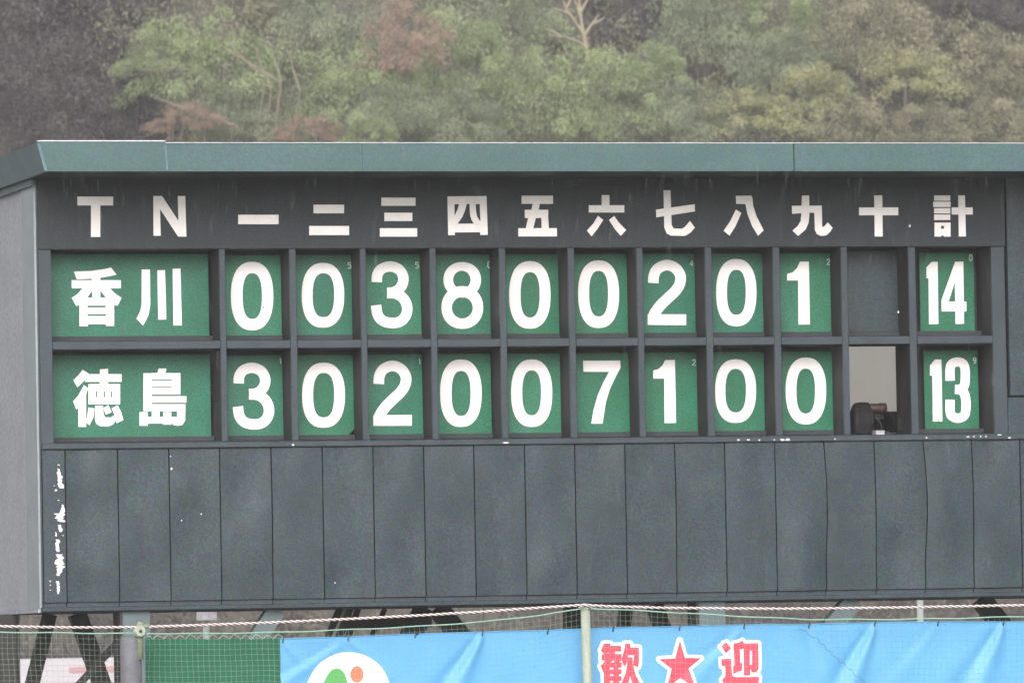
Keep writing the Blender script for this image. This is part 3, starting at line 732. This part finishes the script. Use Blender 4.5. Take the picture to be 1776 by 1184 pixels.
# twisted rope: two strands
RP = empty('rope', P(888, 1055, PY-.05), 'white and dark red twisted rope stretched over the net posts', 'rope')
base = [P(x, interp(ROPE, x), PY-.06) for x in range(-260, 2101, 3)]
for ph, mt in ((0, 'rope_w'), (math.pi, 'rope_w2'), (1.57, 'rope_r'), (4.71, 'rope_r')):
    pts = []
    for i, b_ in enumerate(base):
        t = ph + i*3*2*math.pi/22.
        pts.append(b_ + Vector((0, math.cos(t)*.0062, math.sin(t)*.0062)))
    MB().tube(pts, .0058 if mt[:6] == 'rope_w' else .0042, 5).build('strand', M[mt[:6]], RP, smooth=True)
xs = list(range(-260, 2101, 12))
MB().tube([P(x, interp(CORD, x)+.6*math.sin(x*.05), NY-.01) for x in xs], .0052, 5).build_top('green_cord', M['gcord'], 'thin pale green cord carrying the top edge of the net', 'cord')

# net: every mesh line hangs from the cord to the ground
random.seed(21)
mb = MB()
step = 9.4
nl = int(2300/step); rows = 34
def netpt(i, j):
    x = -250 + i*step; yt = interp(CORD, x)
    if x < 470: y = yt + j*step*1.0
    else: y = yt + j*step*1.02
    wob = 1.6*noise.noise(Vector((x*.012, y*.02, 3)))
    return (x + wob*2.2 + j*.25, y + 1.8*noise.noise(Vector((x*.015, j*.3, 8))))
def pw(i, j):
    a = netpt(i, j); yy_ = NY - .008*noise.noise(Vector((i*.1, j*.2, 2)))
    q_ = P(a[0], a[1], yy_); q_.z = max(q_.z, .01); return q_
pts = [[pw(i, j) for j in range(rows)] for i in range(nl)]
for i in range(nl): mb.tube(pts[i][::2] + [Vector((pts[i][-1].x, NY, .01))], .0012, 3, False)
for j in range(rows): mb.tube([pts[i][j] for i in range(0, nl, 2)], .0012, 3, False)
mb.build_top('net', M['net'], 'fine green mesh net hanging from a cord along the fence in front of the scoreboard', 'net', kind=None)

zg = [(1385, 1090), (1398, 1094), (1405, 1103), (1419, 1106), (1421, 1115), (1430, 1117), (1433, 1126), (1441, 1129), (1443, 1136), (1453, 1140), (1455, 1147), (1464, 1149), (1468, 1156), (1477, 1161), (1482, 1170), (1492, 1175), (1503, 1186), (1515, 1198)]
MB().tube([P(x, y, NY-.012) for x, y in zg], .0015, 4).build_top('mending_cord', M['net_dark'], 'thin dark zigzag mending cord in the net over the right half of the blue banner', 'cord')
# green windbreak at the left
def sheet(x0, x1, ytop, Y, f, nx=60, nz=24, zb=.06):
    mb = MB(); v = []; fa = []
    for j in range(nz+1):
        for i in range(nx+1):
            px = x0+(x1-x0)*i/nx; t = P(px, ytop(px), Y)
            z = t.z+(zb-t.z)*j/nz; v.append((t.x, Y+f(t.x, z, t.z), z))
    for j in range(nz):
        for i in range(nx):
            a = j*(nx+1)+i; fa.append((a, a+nx+1, a+nx+2, a+1))
    n = len(v)
    mb.add(v, fa)
    mb.add([(x, y+.003, z) for x, y, z in v], [q_[::-1] for q_ in fa])
    return mb
sheet(252, 486, lambda x: 1106.5+(x-252)*.004+1.2*math.sin(x*.09), GY, lambda x, z, zt: .02*noise.noise(Vector((x*3, z*2, 0)))).build_top('windbreak_sheet', M['sheet'], 'dark green windbreak sheet stretched behind the net left of the blue banner', 'windbreak', smooth=True)
mb = MB(); k = 252
lace = []
for i in range(13):
    x = 254+i*19; lace += [P(x, 1099+2*(i % 2), GY-.02), P(x+8, 1104, GY-.03), P(x+10, 1108, GY-.02)]
mb.tube(lace, .003, 4); mb.build_top('lacing_cord', M['gcord'], 'pale cord lacing the top of the green windbreak sheet to the net', 'cord')

TIES = [491, 604, 720.5, 836.5, 950, 1063.5, 1178.5, 1290.5, 1403, 1517, 1627, 1740, 1850]
BT = [(486, 1107.5), (604, 1104), (720, 1099), (836, 1095.5), (950, 1092.5), (1010, 1090), (1063, 1088), (1178, 1086), (1290, 1083), (1403, 1082), (1517, 1079), (1627, 1078), (1740, 1078), (1850, 1077), (1990, 1076)]
folds = [(836.5, 1098, 640-430, 0)]
TW = [(P(x, interp(BT, x)+4, BY).x, P(x, interp(BT, x)+4, BY).z) for x in TIES]
# each fold: (tie index, lean dx per dz, amplitude, half width)
FOLD = [(3, -.52, .026, .05), (9, -.42, .030, .05), (11, -.42, .024, .055), (7, -1.0, .010, .06), (1, 1.2, .010, .06), (0, .9, .010, .06), (1, -1.6, .012, .06), (8, .5, .006, .05), (5, .8, .004, .05), (10, -.8, .005, .06)]
def bdisp(x, z, zt=None):
    d = .006*noise.noise(Vector((x*1.7, z*1.2, 4))) + .003*noise.noise(Vector((x*6, z*4, 7)))
    for ti, lean, amp, hw in FOLD:
        tx, tz = TW[ti]; dz_ = tz-z
        if dz_ < -.02: continue
        amp = amp*1.35; c_ = tx + lean*dz_; wd = hw*(.35+1.3*min(1, dz_/.4)); u = (x-c_)/wd
        d -= amp*math.exp(-u*u)*min(1, dz_/.05+.15)*math.exp(-dz_*.5) - amp*.6*math.exp(-(u+1.7)**2)*min(1, dz_/.08)
    for tx, tz in TW:      # slight scallop between ties
        d += .003*math.exp(-((x-tx)/.05)**2 - ((tz-z)/.05)**2)
    return d
BNo = P(1200, 1130, BY)
BN = empty('banner', (BNo.x, BY, .05), 'long sky blue banner with red 歓★迎 and a round emblem, tied to the fence', 'banner')
sheet(486, 1990, lambda x: interp(BT, x), BY, bdisp, 420, 60, .12).build('cloth', M['banner'], BN, smooth=True)
mb = MB()
hem = [P(x, interp(BT, x)-.2, BY) for x in range(486, 1990, 6)]
mb.tube([(h.x, BY+bdisp(h.x, h.z-.01)-.002, h.z) for h in hem], .0045, 5); mb.build('hem', M['banner'], BN, smooth=True)
for i, (tx, tz) in enumerate(TW):
    mb = MB(); y_ = BY+bdisp(tx, tz)
    mb.tube([(tx, y_-.004, tz-.012), (tx-.006, y_-.014, tz), (tx+.004, y_-.01, tz+.02), (tx, y_-.03, tz+.03)], .0055, 5)
    if i in (3, 8): mb.tube([(tx, y_-.01, tz+.02), (tx+.004, y_-.02, tz+.13), (tx, y_-.06, tz+.24)], .003, 4)
    if i in (2,): mb.tube([(tx+.004, y_-.01, tz+.01), (tx+.03, y_-.02, tz+.035)], .004, 4)
    mb.build('tie', M['net_dark'], BN)
def drape(name, strokes, off, mat, parent, lift=.00003):
    """flat print laid on the banner cloth"""
    V = []; F = []
    def emit(a, b, c, y_, dep=0):
        m = max((a-b).length, (b-c).length, (c-a).length)
        if m > .05 and dep < 6:
            ab, bc, ca = (a+b)/2, (b+c)/2, (c+a)/2
            for t in ((a, ab, ca), (ab, b, bc), (ca, bc, c), (ab, bc, ca)): emit(*t, y_, dep+1)
        else:
            n = len(V)
            for p_ in (a, b, c): V.append((p_.x, BY+bdisp(p_.x, p_.y)-y_, p_.y))
            F.append((n, n+1, n+2))
    for i, (o, hs_) in enumerate(strokes):
        loops = [[Vector((P(x, y, BY).x, P(x, y, BY).z, 0)) for x, y in l] for l in [o]+list(hs_)]
        flat = [p_ for l in loops for p_ in l]
        for t in tessellate_polygon(loops):
            a, b, c = (flat[k] for k in t)
            if (b-a).cross(c-a).z < 0: b, c = c, b
            emit(a, b, c, off+i*lift)
    return MB().add(V, F).build(name, mat, parent)
def outline(strokes, r_):
    out = []
    for o, hs_ in strokes:
        out.append((o, []))
        for k in range(len(o)):
            a, b = o[k], o[(k+1) % len(o)]; an = math.atan2(b[1]-a[1], b[0]-a[0])
            if math.dist(a, b) < .3: continue
            cap = [(a[0]+r_*math.cos(an+t), a[1]+r_*math.sin(an+t)) for t in (1.571, 2.2, 2.8, 3.48, 4.08, 4.712)] + [(b[0]+r_*math.cos(an+t), b[1]+r_*math.sin(an+t)) for t in (-1.571, -.94, -.34, .34, .94, 1.571)]
            out.append((cap, []))
    return out
q1 = (1020, 1095, 13.3)
KAN = [(zz([(360,268),(505,268),(505,318),(755,318),(762,452),(612,452),(608,508),(772,512),(765,650),(722,690),(775,705),(770,820),(695,825),(698,860),(765,862),(770,970),(705,975),(708,1015),(765,1018),(768,1125),(710,1130),(712,1165),(770,1168),(780,1300),(780,1430),(360,1430),(358,960),(285,780),(400,660),(310,655),(312,520),(370,515),(290,430)], *q1),
        [zz([(425,498),(450,470),(476,470),(462,500)], *q1), zz([(530,705),(555,660),(605,665),(585,710)], *q1), zz(rect(490,822,575,865), *q1), zz(rect(497,972,575,1018), *q1), zz(rect(503,1125,577,1165), *q1)]),
       G([(845,268),(968,268),(970,358),(1168,360),(1168,700),(1145,810),(1035,770),(1052,540),(920,540),(905,600),(900,690),(830,810),(765,640),(800,520),(830,400)], *q1),
       G([(905,585),(1020,585),(1035,760),(1100,1000),(1180,1150),(1290,1400),(1130,1430),(1010,1200),(970,1010),(925,1200),(810,1430),(700,1380),(780,1150),(860,950),(900,750)], *q1)]
q2 = (1230, 1095, 13.3)
GEI = [G([(385,228),(492,382),(375,492),(270,335)], *q2),
       G([(270,628),(500,615),(520,960),(545,1020),(620,1045),(1150,1030),(1130,1200),(1100,1420),(350,1420),(290,1300),(330,1200),(295,1100),(375,1010),(365,790),(285,785)], *q2),
       (zz([(550,270),(680,245),(765,203),(795,262),(1125,260),(1135,640),(1135,850),(1090,925),(985,930),(945,850),(940,1000),(798,1005),(790,385),(708,405),(708,720),(760,710),(755,880),(550,970),(548,790),(575,740)], *q2), [zz(rect(932,435,985,755), *q2)])]
q3 = (1000, 1090, 5.074)
STAR = [G([(907,100),(952,255),(1095,255),(985,345),(1040,520),(912,430),(795,520),(835,350),(725,265),(865,258)], *q3)]
for st, nm in ((KAN, 'character'), (STAR, 'star'), (GEI, 'character')):
    bgp = drape(nm, outline(st, 5.6), .0015, M['bn_white'], BN)
    drape('red_print', st, .0065, M['bn_red'], bgp, .0002)
em = drape('emblem', [(oval(530.5, 678, 1130, 1277, 2, 56), [])], .0015, M['bn_white'], BN)
drape('green_shape', [(catmull([(558, 1190), (563, 1178), (573, 1163), (585, 1158), (596, 1165), (602, 1180), (606, 1200), (590, 1215), (568, 1210), (558, 1190)], 5), []), (oval(629, 646, 1182, 1204, 2, 16), [])], .0035, M['bn_green'], em)
drape('orange_shape', [(oval(607.5, 630.5, 1154, 1183, 2, 24), [])], .0035, M['bn_orange'], em)

# ------------------------------------------------------------------ things behind the scoreboard
def pole(px, w_, Y, top_py, lb, mat, sign=None):
    a = P(px, top_py, Y); t = empty('pole', (a.x, Y, 0), lb, 'pole')
    MB().tube([(a.x, Y, 0), (a.x, Y, a.z)], w_, 10).build('shaft', mat, t, smooth=True)
    if sign:
        s0, s1 = P(sign[0], sign[1], Y-.06), P(sign[2], sign[3], Y-.06)
        MB().cbox((s0.x, Y-.07, s1.z), (s1.x, Y-.05, s0.z), .003).build('sign_plate', M['chip'], t)
    return t
pole(357, .034, 8, 1040, 'pale pole with a small blank white plate, seen below the scoreboard at the left', M['white_pole'], (341, 1054, 376, 1075))
pole(1595, .035, 9, 1020, 'plain pale pole standing behind the scoreboard near its right end', M['white_pole'])
# white van
VYD = 42.
v0 = P(38, 1142, VYD); v1 = P(232, 1142, VYD)
def van():
    x1 = v1.x+2.1; x0 = x1-4.7; y0, y1_ = VYD, VYD+1.7; zt = v0.z
    t = empty('van', ((x0+x1)/2, VYD+.85, 0), 'white van with a red stripe parked behind the scoreboard legs at the lower left', 'van')
    prof = [(x0, .35), (x1, .35), (x1+.02, .75), (x1-.05, .95), (x1-.75, 1.08), (x1-1.45, zt-.08), (x1-1.75, zt), (x0+.25, zt), (x0+.06, zt-.12), (x0, 1.0)]
    v = []; n = len(prof)
    for k, yy_ in enumerate((y0+.12, y0, y0, y1_, y1_, y1_-.12)):
        for (x, z) in prof:
            xi = x; zi = z
            if k in (0, 5): xi = (x0+x1)/2+(x-(x0+x1)/2)*.98; zi = z if z < 1.2 else z+.03
            v.append((xi, yy_, zi))
    f = []
    loops = [1, 4]
    for i in range(n):
        j = (i+1) % n
        f.append((n+i, n+j, 4*n+j, 4*n+i)[::-1])
    f += [tuple(n+i for i in range(n)), tuple(4*n+i for i in range(n))[::-1]]
    MB().add(v, f).build('body', M['car_white'], t)
    MB().box((P(120, 1160, VYD).x, y0-.012, zt-.21), (x1-1.9, y0-.002, zt-.13)).build('red_stripe', M['car_red'], t)
    for a_, b_ in ((x0+.25, x0+1.3), (x0+1.38, x0+2.3)):
        MB().box((a_, y0-.01, zt-.72), (b_, y0-.001, zt-.36)).build('side_window', M['glass'], t)
    MB().prism([(x1-1.42, y0+.12, zt-.12), (x1-.80, y0+.12, 1.12), (x1-.80, y1_-.12, 1.12), (x1-1.42, y1_-.12, zt-.12)], (.02, 0, .01)).build('windscreen', M['glass'], t)
    MB().box((x0+.5, y0+.2, zt+.001), (x1-2.0, y0+.24, zt+.05)).box((x0+.5, y1_-.24, zt+.001), (x1-2.0, y1_-.2, zt+.05)).build('roof_rails', M['steel_dark'], t)
    a_ = P(108, 1113, VYD+.3); b_ = P(124, 1152, VYD+.3)
    MB().tube([(b_.x, VYD+.3, zt-.0), (a_.x, VYD+.3, a_.z)], [.02, .010], 6).box((b_.x-.06, VYD+.24, zt), (b_.x+.09, VYD+.36, zt+.05)).build('aerial', M['steel_dark'], t)
    for wx in (x0+.75, x1-.8):
        for wy in (y0+.02, y1_-.2):
            wh = MB().tube([(wx, wy, .31), (wx, wy+.03, .31), (wx, wy+.15, .31), (wx, wy+.18, .31)], [.26, .31, .31, .26], 18).build('wheel', M['tyre'], t, smooth=False)
            MB().tube([(wx, wy-.006, .31), (wx, wy+.01, .31)], .17, 14).build('rim', M['metal'], wh)
    MB().box((x1+.005, y0+.15, .55), (x1+.03, y0+.45, .72)).build('headlight', M['metal'], t)
    MB().box((x1+.005, y1_-.45, .55), (x1+.03, y1_-.15, .72)).build('headlight', M['metal'], t)
van()

# ------------------------------------------------------------------ hillside trees
random.seed(42)
def leaf(mb, p_, d, L, W, tone):
    """one folded leaf blade from p along d"""
    d = d.normalized(); s_ = d.cross(Vector((random.uniform(-1, 1), random.uniform(-1, 1), random.uniform(-1, 1))))
    if s_.length < .1: s_ = d.orthogonal()
    s_.normalize()
    mb.v += [tuple(p_), tuple(p_+d*L*.45+s_*W/2), tuple(p_+d*L), tuple(p_+d*L*.45-s_*W/2)]
    n = len(mb.v)-4; mb.f.append((n, n+1, n+2, n+3)); mb.t.append(tone)
def rnd3():
    while True:
        v = Vector((random.uniform(-1, 1), random.uniform(-1, 1), random.uniform(-1, 1)))
        if .05 < v.length < 1: return v.normalized()
def crown_mesh(name, mat, r_, h_, clumps, per, L, W, droop, seed, spread=.25):
    random.seed(seed); mb = MB(); mb.t = []
    for c_ in range(clumps):
        d = rnd3(); d.z = abs(d.z)*1.35-.55
        if d.y > .5 and random.random() < .6: d.y = -d.y
        rr = random.uniform(.55, 1.08)*(1+.25*noise.noise(d*2.3+Vector((seed, 0, 0))))
        cc = Vector((d.x*r_*rr, d.y*r_*rr, h_*.5+d.z*h_*.55*rr))
        cs = random.uniform(.6, 1.35)*spread*r_; ct = random.uniform(-.36, .36)
        out = Vector((d.x, d.y, 0))
        for k in range(per):
            o = rnd3()*random.random()**.5*cs; o.z *= .75
            o.z -= droop*(Vector((o.x, o.y, 0)).dot(out) > 0)*abs(Vector((o.x, o.y, 0)).length)*.6
            ld = (rnd3()*.8 + out*.35 + Vector((0, 0, -droop))).normalized()
            leaf(mb, cc+o, ld, L*random.uniform(.6, 1.3), W*random.uniform(.7, 1.2), min(1, max(0, random.gauss(.5+ct, .17))))
    me = bpy.data.meshes.new(name); me.from_pydata(mb.v, [], mb.f)
    at = me.attributes.new('tone', 'FLOAT', 'FACE'); at.data.foreach_set('value', mb.t)
    me.materials.append(mat); return me
CR = {
 'bamboo': [crown_mesh('crown', M['leaf_bamboo'], 1.6, 3.2, 46, 250, .13, .026, .9, s) for s in (1, 2)],
 'greygreen': [crown_mesh('crown', M['leaf_greygreen'], 1.6, 3.0, 46, 250, .125, .026, .8, s) for s in (3, 4)],
 'yellow': [crown_mesh('crown', M['leaf_yellow'], 1.6, 3.0, 44, 230, .12, .036, .5, s) for s in (5, 6)],
 'dark': [crown_mesh('crown', M['leaf_dark'], 1.7, 3.2, 50, 200, .12, .045, .3, s) for s in (7, 8)],
 'olive': [crown_mesh('crown', M['leaf_olive'], 1.7, 3.0, 46, 220, .12, .038, .4, s) for s in (9, 10)],
 'rust': [crown_mesh('crown', M['leaf_rust'], 1.5, 3.0, 44, 170, .14, .022, .7, 11)],
}
HY = 122.
def tree(px, py, rpx, kind, name, cat, lb, Y=None, var=0, sz=1., lean=0., bark='bark', group='trees on the hillside'):
    """crown centred on a photograph pixel, standing on the slope below it"""
    Y = Y if Y is not None else HY
    rpx *= 1.18; c_ = P(px, py, Y); r_ = rpx/pxm(Y); s_ = r_/1.6
    gz = min(hill(c_.x, Y), c_.z-.8)
    t = empty(name, (c_.x, Y, gz), lb, cat, group)
    o = bpy.data.objects.new('crown', CR[kind][var % len(CR[kind])]); link(o, t)
    o.location = (0, 0, c_.z-gz-1.5*s_*sz); o.scale = (s_, s_, s_*sz); o.rotation_euler.z = random.uniform(-.8, .8)
    h_ = c_.z-gz
    mb = MB()
    for k in range(3 if kind in ('bamboo', 'greygreen') else 1):
        dx = random.uniform(-.4, .4); rad = .05 if kind in ('bamboo', 'greygreen') else .11
        mb.tube([(c_.x+dx*.5, Y, gz-.1), (c_.x+dx, Y+random.uniform(-.1, .1), gz+h_*.5), (c_.x+dx*1.6+lean, Y, gz+h_)], [rad, rad*.8, rad*.35], 6)
    mb.build('trunk', M[bark], t)
    return t
T = [  # px, py, r, kind, Y, var, height factor, name, label
 (60, 60, 130, 'dark', 126, 0, 1.1, 'broadleaf_tree', 'dark broadleaf tree in the top left corner above the roof'),
 (120, 190, 110, 'dark', 123, 1, 1.0, 'broadleaf_tree', 'dark purplish tree just above the left end of the scoreboard roof'),
 (10, 215, 80, 'dark', 119, 0, .9, 'broadleaf_tree', 'dark green shrubby tree at the left edge above the side fascia'),
 (190, 45, 90, 'dark', 128, 1, 1.0, 'broadleaf_tree', 'dark tree behind the pale drooping bamboo at the upper left'),
 (225, 205, 75, 'dark', 121, 0, 1.0, 'broadleaf_tree', 'dark gap-filling tree between the roof corner and the pink dead branches'),
 (350, 115, 105, 'bamboo', 119, 0, .85, 'bamboo_clump', 'pale green bamboo clump drooping to the left over the dark trees'),
 (285, 95, 62, 'bamboo', 118.5, 1, .7, 'bamboo_clump', 'drooping left tip of pale bamboo against the dark trees'),
 (420, 200, 80, 'greygreen', 118, 0, .9, 'bamboo_clump', 'grey green bamboo mixed with dead canes above the characters of the first innings'),
 (540, 60, 100, 'greygreen', 124, 1, 1.0, 'bamboo_clump', 'misty grey green bamboo at the top left of centre'),
 (600, 165, 90, 'bamboo', 119, 0, .9, 'bamboo_clump', 'light green bamboo with weeping tips right of the dead canes'),
 (710, 70, 80, 'rust', 119, 0, 1.1, 'withered_bamboo', 'reddish brown withered bamboo at the top, left of centre'),
 (330, 205, 58, 'rust', 117, 0, .6, 'withered_bamboo', 'pinkish withered branches just above the left part of the roof'),
 (530, 225, 55, 'rust', 116.5, 0, .6, 'withered_bamboo', 'low rusty withered branches right above the roof left of centre'),
 (680, 205, 75, 'greygreen', 117, 1, .9, 'bamboo_clump', 'grey green bamboo above the third inning mark'),
 (640, 235, 48, 'bamboo', 115.5, 1, .8, 'bamboo_clump', 'low rounded bright bamboo touching the roof left of centre'),
 (800, 110, 90, 'bamboo', 120, 1, 1.0, 'bamboo_clump', 'green bamboo beside the reddish withered one'),
 (800, 215, 80, 'greygreen', 117, 0, .9, 'bamboo_clump', 'soft green bamboo above the fourth inning mark'),
 (900, 50, 80, 'greygreen', 125, 1, 1.0, 'bamboo_clump', 'shaded grey green bamboo at the top left of the bare tree'),
 (920, 180, 95, 'bamboo', 118, 0, .95, 'bamboo_clump', 'broad light green bamboo in the middle above the roof'),
 (1080, 40, 85, 'dark', 126, 0, 1.0, 'broadleaf_tree', 'dark tree directly behind the bare pale tree'),
 (1060, 172, 88, 'bamboo', 117.8, 1, .95, 'bamboo_clump', 'light green bamboo below the bare pale tree'),
 (1130, 120, 55, 'bamboo', 118.5, 0, .8, 'bamboo_clump', 'small bright bamboo head right of the bare tree'),
 (1220, 60, 100, 'greygreen', 122, 0, 1.1, 'bamboo_clump', 'tall grey green bamboo at the top right of the bare tree'),
 (1180, 205, 80, 'greygreen', 117, 1, .9, 'bamboo_clump', 'soft grey bamboo above the seventh inning mark'),
 (1340, 30, 85, 'bamboo', 123, 1, 1.0, 'bamboo_clump', 'green bamboo at the top edge right of centre'),
 (1370, 120, 85, 'greygreen', 120, 0, 1.0, 'bamboo_clump', 'muted green bamboo behind the yellowish trees'),
 (1290, 205, 80, 'yellow', 116.5, 0, .85, 'broadleaf_tree', 'yellowish tree above the eighth inning mark'),
 (1410, 165, 70, 'yellow', 117, 1, .85, 'broadleaf_tree', 'bright yellow green crown right of centre'),
 (1470, 225, 75, 'olive', 116, 0, .9, 'broadleaf_tree', 'dull purplish olive tree above the tenth inning mark'),
 (1510, 70, 95, 'olive', 121, 1, 1.0, 'broadleaf_tree', 'tan olive crown high on the right'),
 (1570, 140, 80, 'yellow', 118, 0, .9, 'broadleaf_tree', 'tan yellow crown in the right part of the slope'),
 (1600, 225, 70, 'olive', 116, 1, .8, 'broadleaf_tree', 'olive tree above the total column'),
 (1640, 30, 80, 'dark', 125, 1, 1.0, 'broadleaf_tree', 'dark tree near the top right corner'),
 (1690, 120, 90, 'olive', 120, 0, 1.0, 'broadleaf_tree', 'brownish olive tree near the right edge'),
 (1745, 215, 70, 'olive', 116.5, 1, .9, 'broadleaf_tree', 'leafy olive tree at the right edge just above the roof'),
 (1770, 55, 85, 'dark', 122, 0, 1.0, 'broadleaf_tree', 'dark foliage in the top right corner'),
]
for px, py, r_, kd, Y, va, sz, nm, lb in T:
    tree(px, py, r_, kd, nm, 'bamboo' if 'bamboo' in nm else 'tree', lb, Y, va, sz)
# bare pale tree
def b3(pts, x0, y0, s, Y): return [P(x0+a/s, y0+b/s, Y) for a, b in pts]
BTY = 119.
tr0 = P(1021, 105, BTY); gz = hill(tr0.x, BTY)
t = empty('bare_tree', (tr0.x, BTY, gz), 'bare pale tree with forked leafless branches at the top, right of centre', 'tree')
MB().tube([Vector((tr0.x+.2, BTY+2.2, hill(tr0.x, BTY+2.2)-.2)), P(1022, 135, BTY+.5)] + b3([(1245,300),(1225,200),(1208,110),(1200,40),(1195,-60)], 600, 0, 2.96, BTY), [.10, .08, .07, .06, .045, .035, .02], 6).build('trunk', M['bark_pale'], t)
for br in ([(1215,170),(1175,110),(1140,60),(1112,0),(1100,-60)], [(1228,240),(1190,212),(1120,190),(1040,182)], [(1228,180),(1258,130),(1300,75)], [(1208,100),(1190,40),(1165,-20)], [(1150,75),(1120,60),(1060,40)], [(1100,188),(1060,160),(1020,150)], [(1265,125),(1300,110),(1330,90)], [(1205,60),(1230,20),(1250,-30)], [(1130,45),(1150,10),(1150,-30)]):
    MB().tube(b3(br, 600, 0, 2.96, BTY), [.045-.03*k/(len(br)-1) for k in range(len(br))], 5).build('branch', M['bark_pale'], t)
# dead arching canes
for i, (pts, x0) in enumerate((([(1090,200),(1180,270),(1290,330),(1400,390)], 'long tan dead cane arching down to the right inside the left bamboo'),
                ([(1160,200),(1220,270),(1300,350),(1440,420)], 'thin curved dead cane beside the long arching one'),
                ([(1310,240),(1340,330),(1360,390)], 'short upright dead cane above the second inning mark'),
                ([(1390,260),(1420,340),(1445,420)], 'second short upright dead cane, right of the first'),
                ([(1480,260),(1510,370),(1540,470)], 'rightmost upright dead cane beside the weeping bamboo'),
                ([(800,500),(900,540),(1050,590),(1200,640)], 'pinkish dead cane lying low above the roof at the left'))):
    q_ = b3(pts, 0, 0, 2.96, 116.4)
    e = q_[-1]; g_ = hill(e.x, 119)
    mbc = MB().tube(q_+[Vector((e.x+.05, 119, g_))], [.012, .018, .02]+[.022]*(len(q_)-2), 4)
    mbc.build_top('dead_cane', M['bark_pale'], x0, 'cane')

# the rest of the wood: one mass of foliage over the slope
random.seed(99)
XD = P(245, 100, 122).x
def mass(name, n, xr, yr, kinds, hgt, L, W, droop, label_kind='stuff'):
    mb = MB(); mb.t = []
    mats = [M['leaf_'+k] for k in kinds]
    mi = []
    nclump = n//60
    for c_ in range(nclump):
        x = random.uniform(*xr); y = random.uniform(*yr)
        z = hill(x, y) + random.uniform(.1, hgt)*(1.0+.5*noise.noise(Vector((x*.3, y*.3, 0))))
        dk = (x - XD)/3.
        kk = int((noise.noise(Vector((x*.16, y*.1, z*.2)))*1.3+.5)*len(kinds)+random.uniform(-.6, .6)); kk = max(0, min(len(kinds)-1, kk))
        if 'bamboo' in kinds:
            if dk < random.uniform(-.5, .5): kk = 0
            elif kk == 0 and random.random() < .55: kk = 1
        ct = random.uniform(-.25, .25); rr = random.uniform(.3, .75)
        for k in range(60):
            o = rnd3()*rr*random.random()**.4
            leaf(mb, Vector((x, y, z))+o, rnd3()*.8+Vector((0, -.2, -droop)), L*random.uniform(.6, 1.3), W*random.uniform(.7, 1.2), min(1, max(0, random.gauss(.45+ct, .2))))
            mi.append(kk)
    ob = mb.build_top(name, mats[0], kind='stuff')
    for m_ in mats[1:]: ob.data.materials.append(m_)
    ob.data.polygons.foreach_set('material_index', mi)
    return ob
a = P(-250, 100, 122).x; b = P(2050, 100, 122).x
mass('forest', 230000, (a, b), (110, 130), ['dark', 'greygreen', 'bamboo', 'greygreen', 'olive'], 2.4, .15, .04, .8)
a = P(-200, 1100, 100).x; b = P(2000, 1100, 100).x
mass('undergrowth', 90000, (a, b), (93.5, 108), ['brush', 'brush', 'dark'], 1.2, .18, .05, .4)
a2 = P(-900, 100, 130).x; b2 = P(2700, 100, 130).x
o = mass('far_forest', 60000, (a2, b2), (127, 190), ['dark', 'greygreen', 'olive'], 5, .7, .35, .4)

# ------------------------------------------------------------------ falling rain
random.seed(17)
mb = MB()
for _ in range(9000):
    Y = random.uniform(-34, 34) if random.random() < .7 else random.uniform(34, 80)
    p_ = P(random.uniform(-120, 1900), random.uniform(-120, 1300), Y)
    if p_.z < .4 or (-1.0 < Y < 2.9): continue
    L_ = random.uniform(.04, .10); d_ = Vector((random.uniform(-.03, .01)-.015, 0, -1)).normalized()
    w_ = random.uniform(.0005, .0009)*(1 if Y < 40 else 1.5)
    q_ = p_+d_*L_
    mb.add([p_+Vector((-w_, 0, 0)), p_+Vector((w_, 0, 0)), p_+Vector((0, w_, 0)), q_+Vector((-w_, 0, 0)), q_+Vector((w_, 0, 0)), q_+Vector((0, w_, 0))], [(0,1,4,3),(1,2,5,4),(2,0,3,5)])
M['rain'] = material('rain_streak', (.8, .8, .82), .2)
rn = M['rain'].node_tree; rn.nodes['Principled BSDF'].inputs['Alpha'].default_value = .055
mb.build_top('rain', M['rain'], kind='stuff')

# ------------------------------------------------------------------ misty rain air
hz = MB().box((-310, -310, -1.2), (310, 310, 75)).build_top('haze', bpy.data.materials.new('mist'), kind='stuff')
m = hz.data.materials[0]; m.use_nodes = True
for n_ in list(m.node_tree.nodes):
    if n_.type == 'BSDF_PRINCIPLED': m.node_tree.nodes.remove(n_)
pv = m.node_tree.nodes.new('ShaderNodeVolumePrincipled')
pv.inputs['Color'].default_value = (.95, .91, .94, 1); pv.inputs['Density'].default_value = .0007; pv.inputs['Anisotropy'].default_value = .2
m.node_tree.links.new(pv.outputs[0], m.node_tree.nodes['Material Output'].inputs['Volume'])
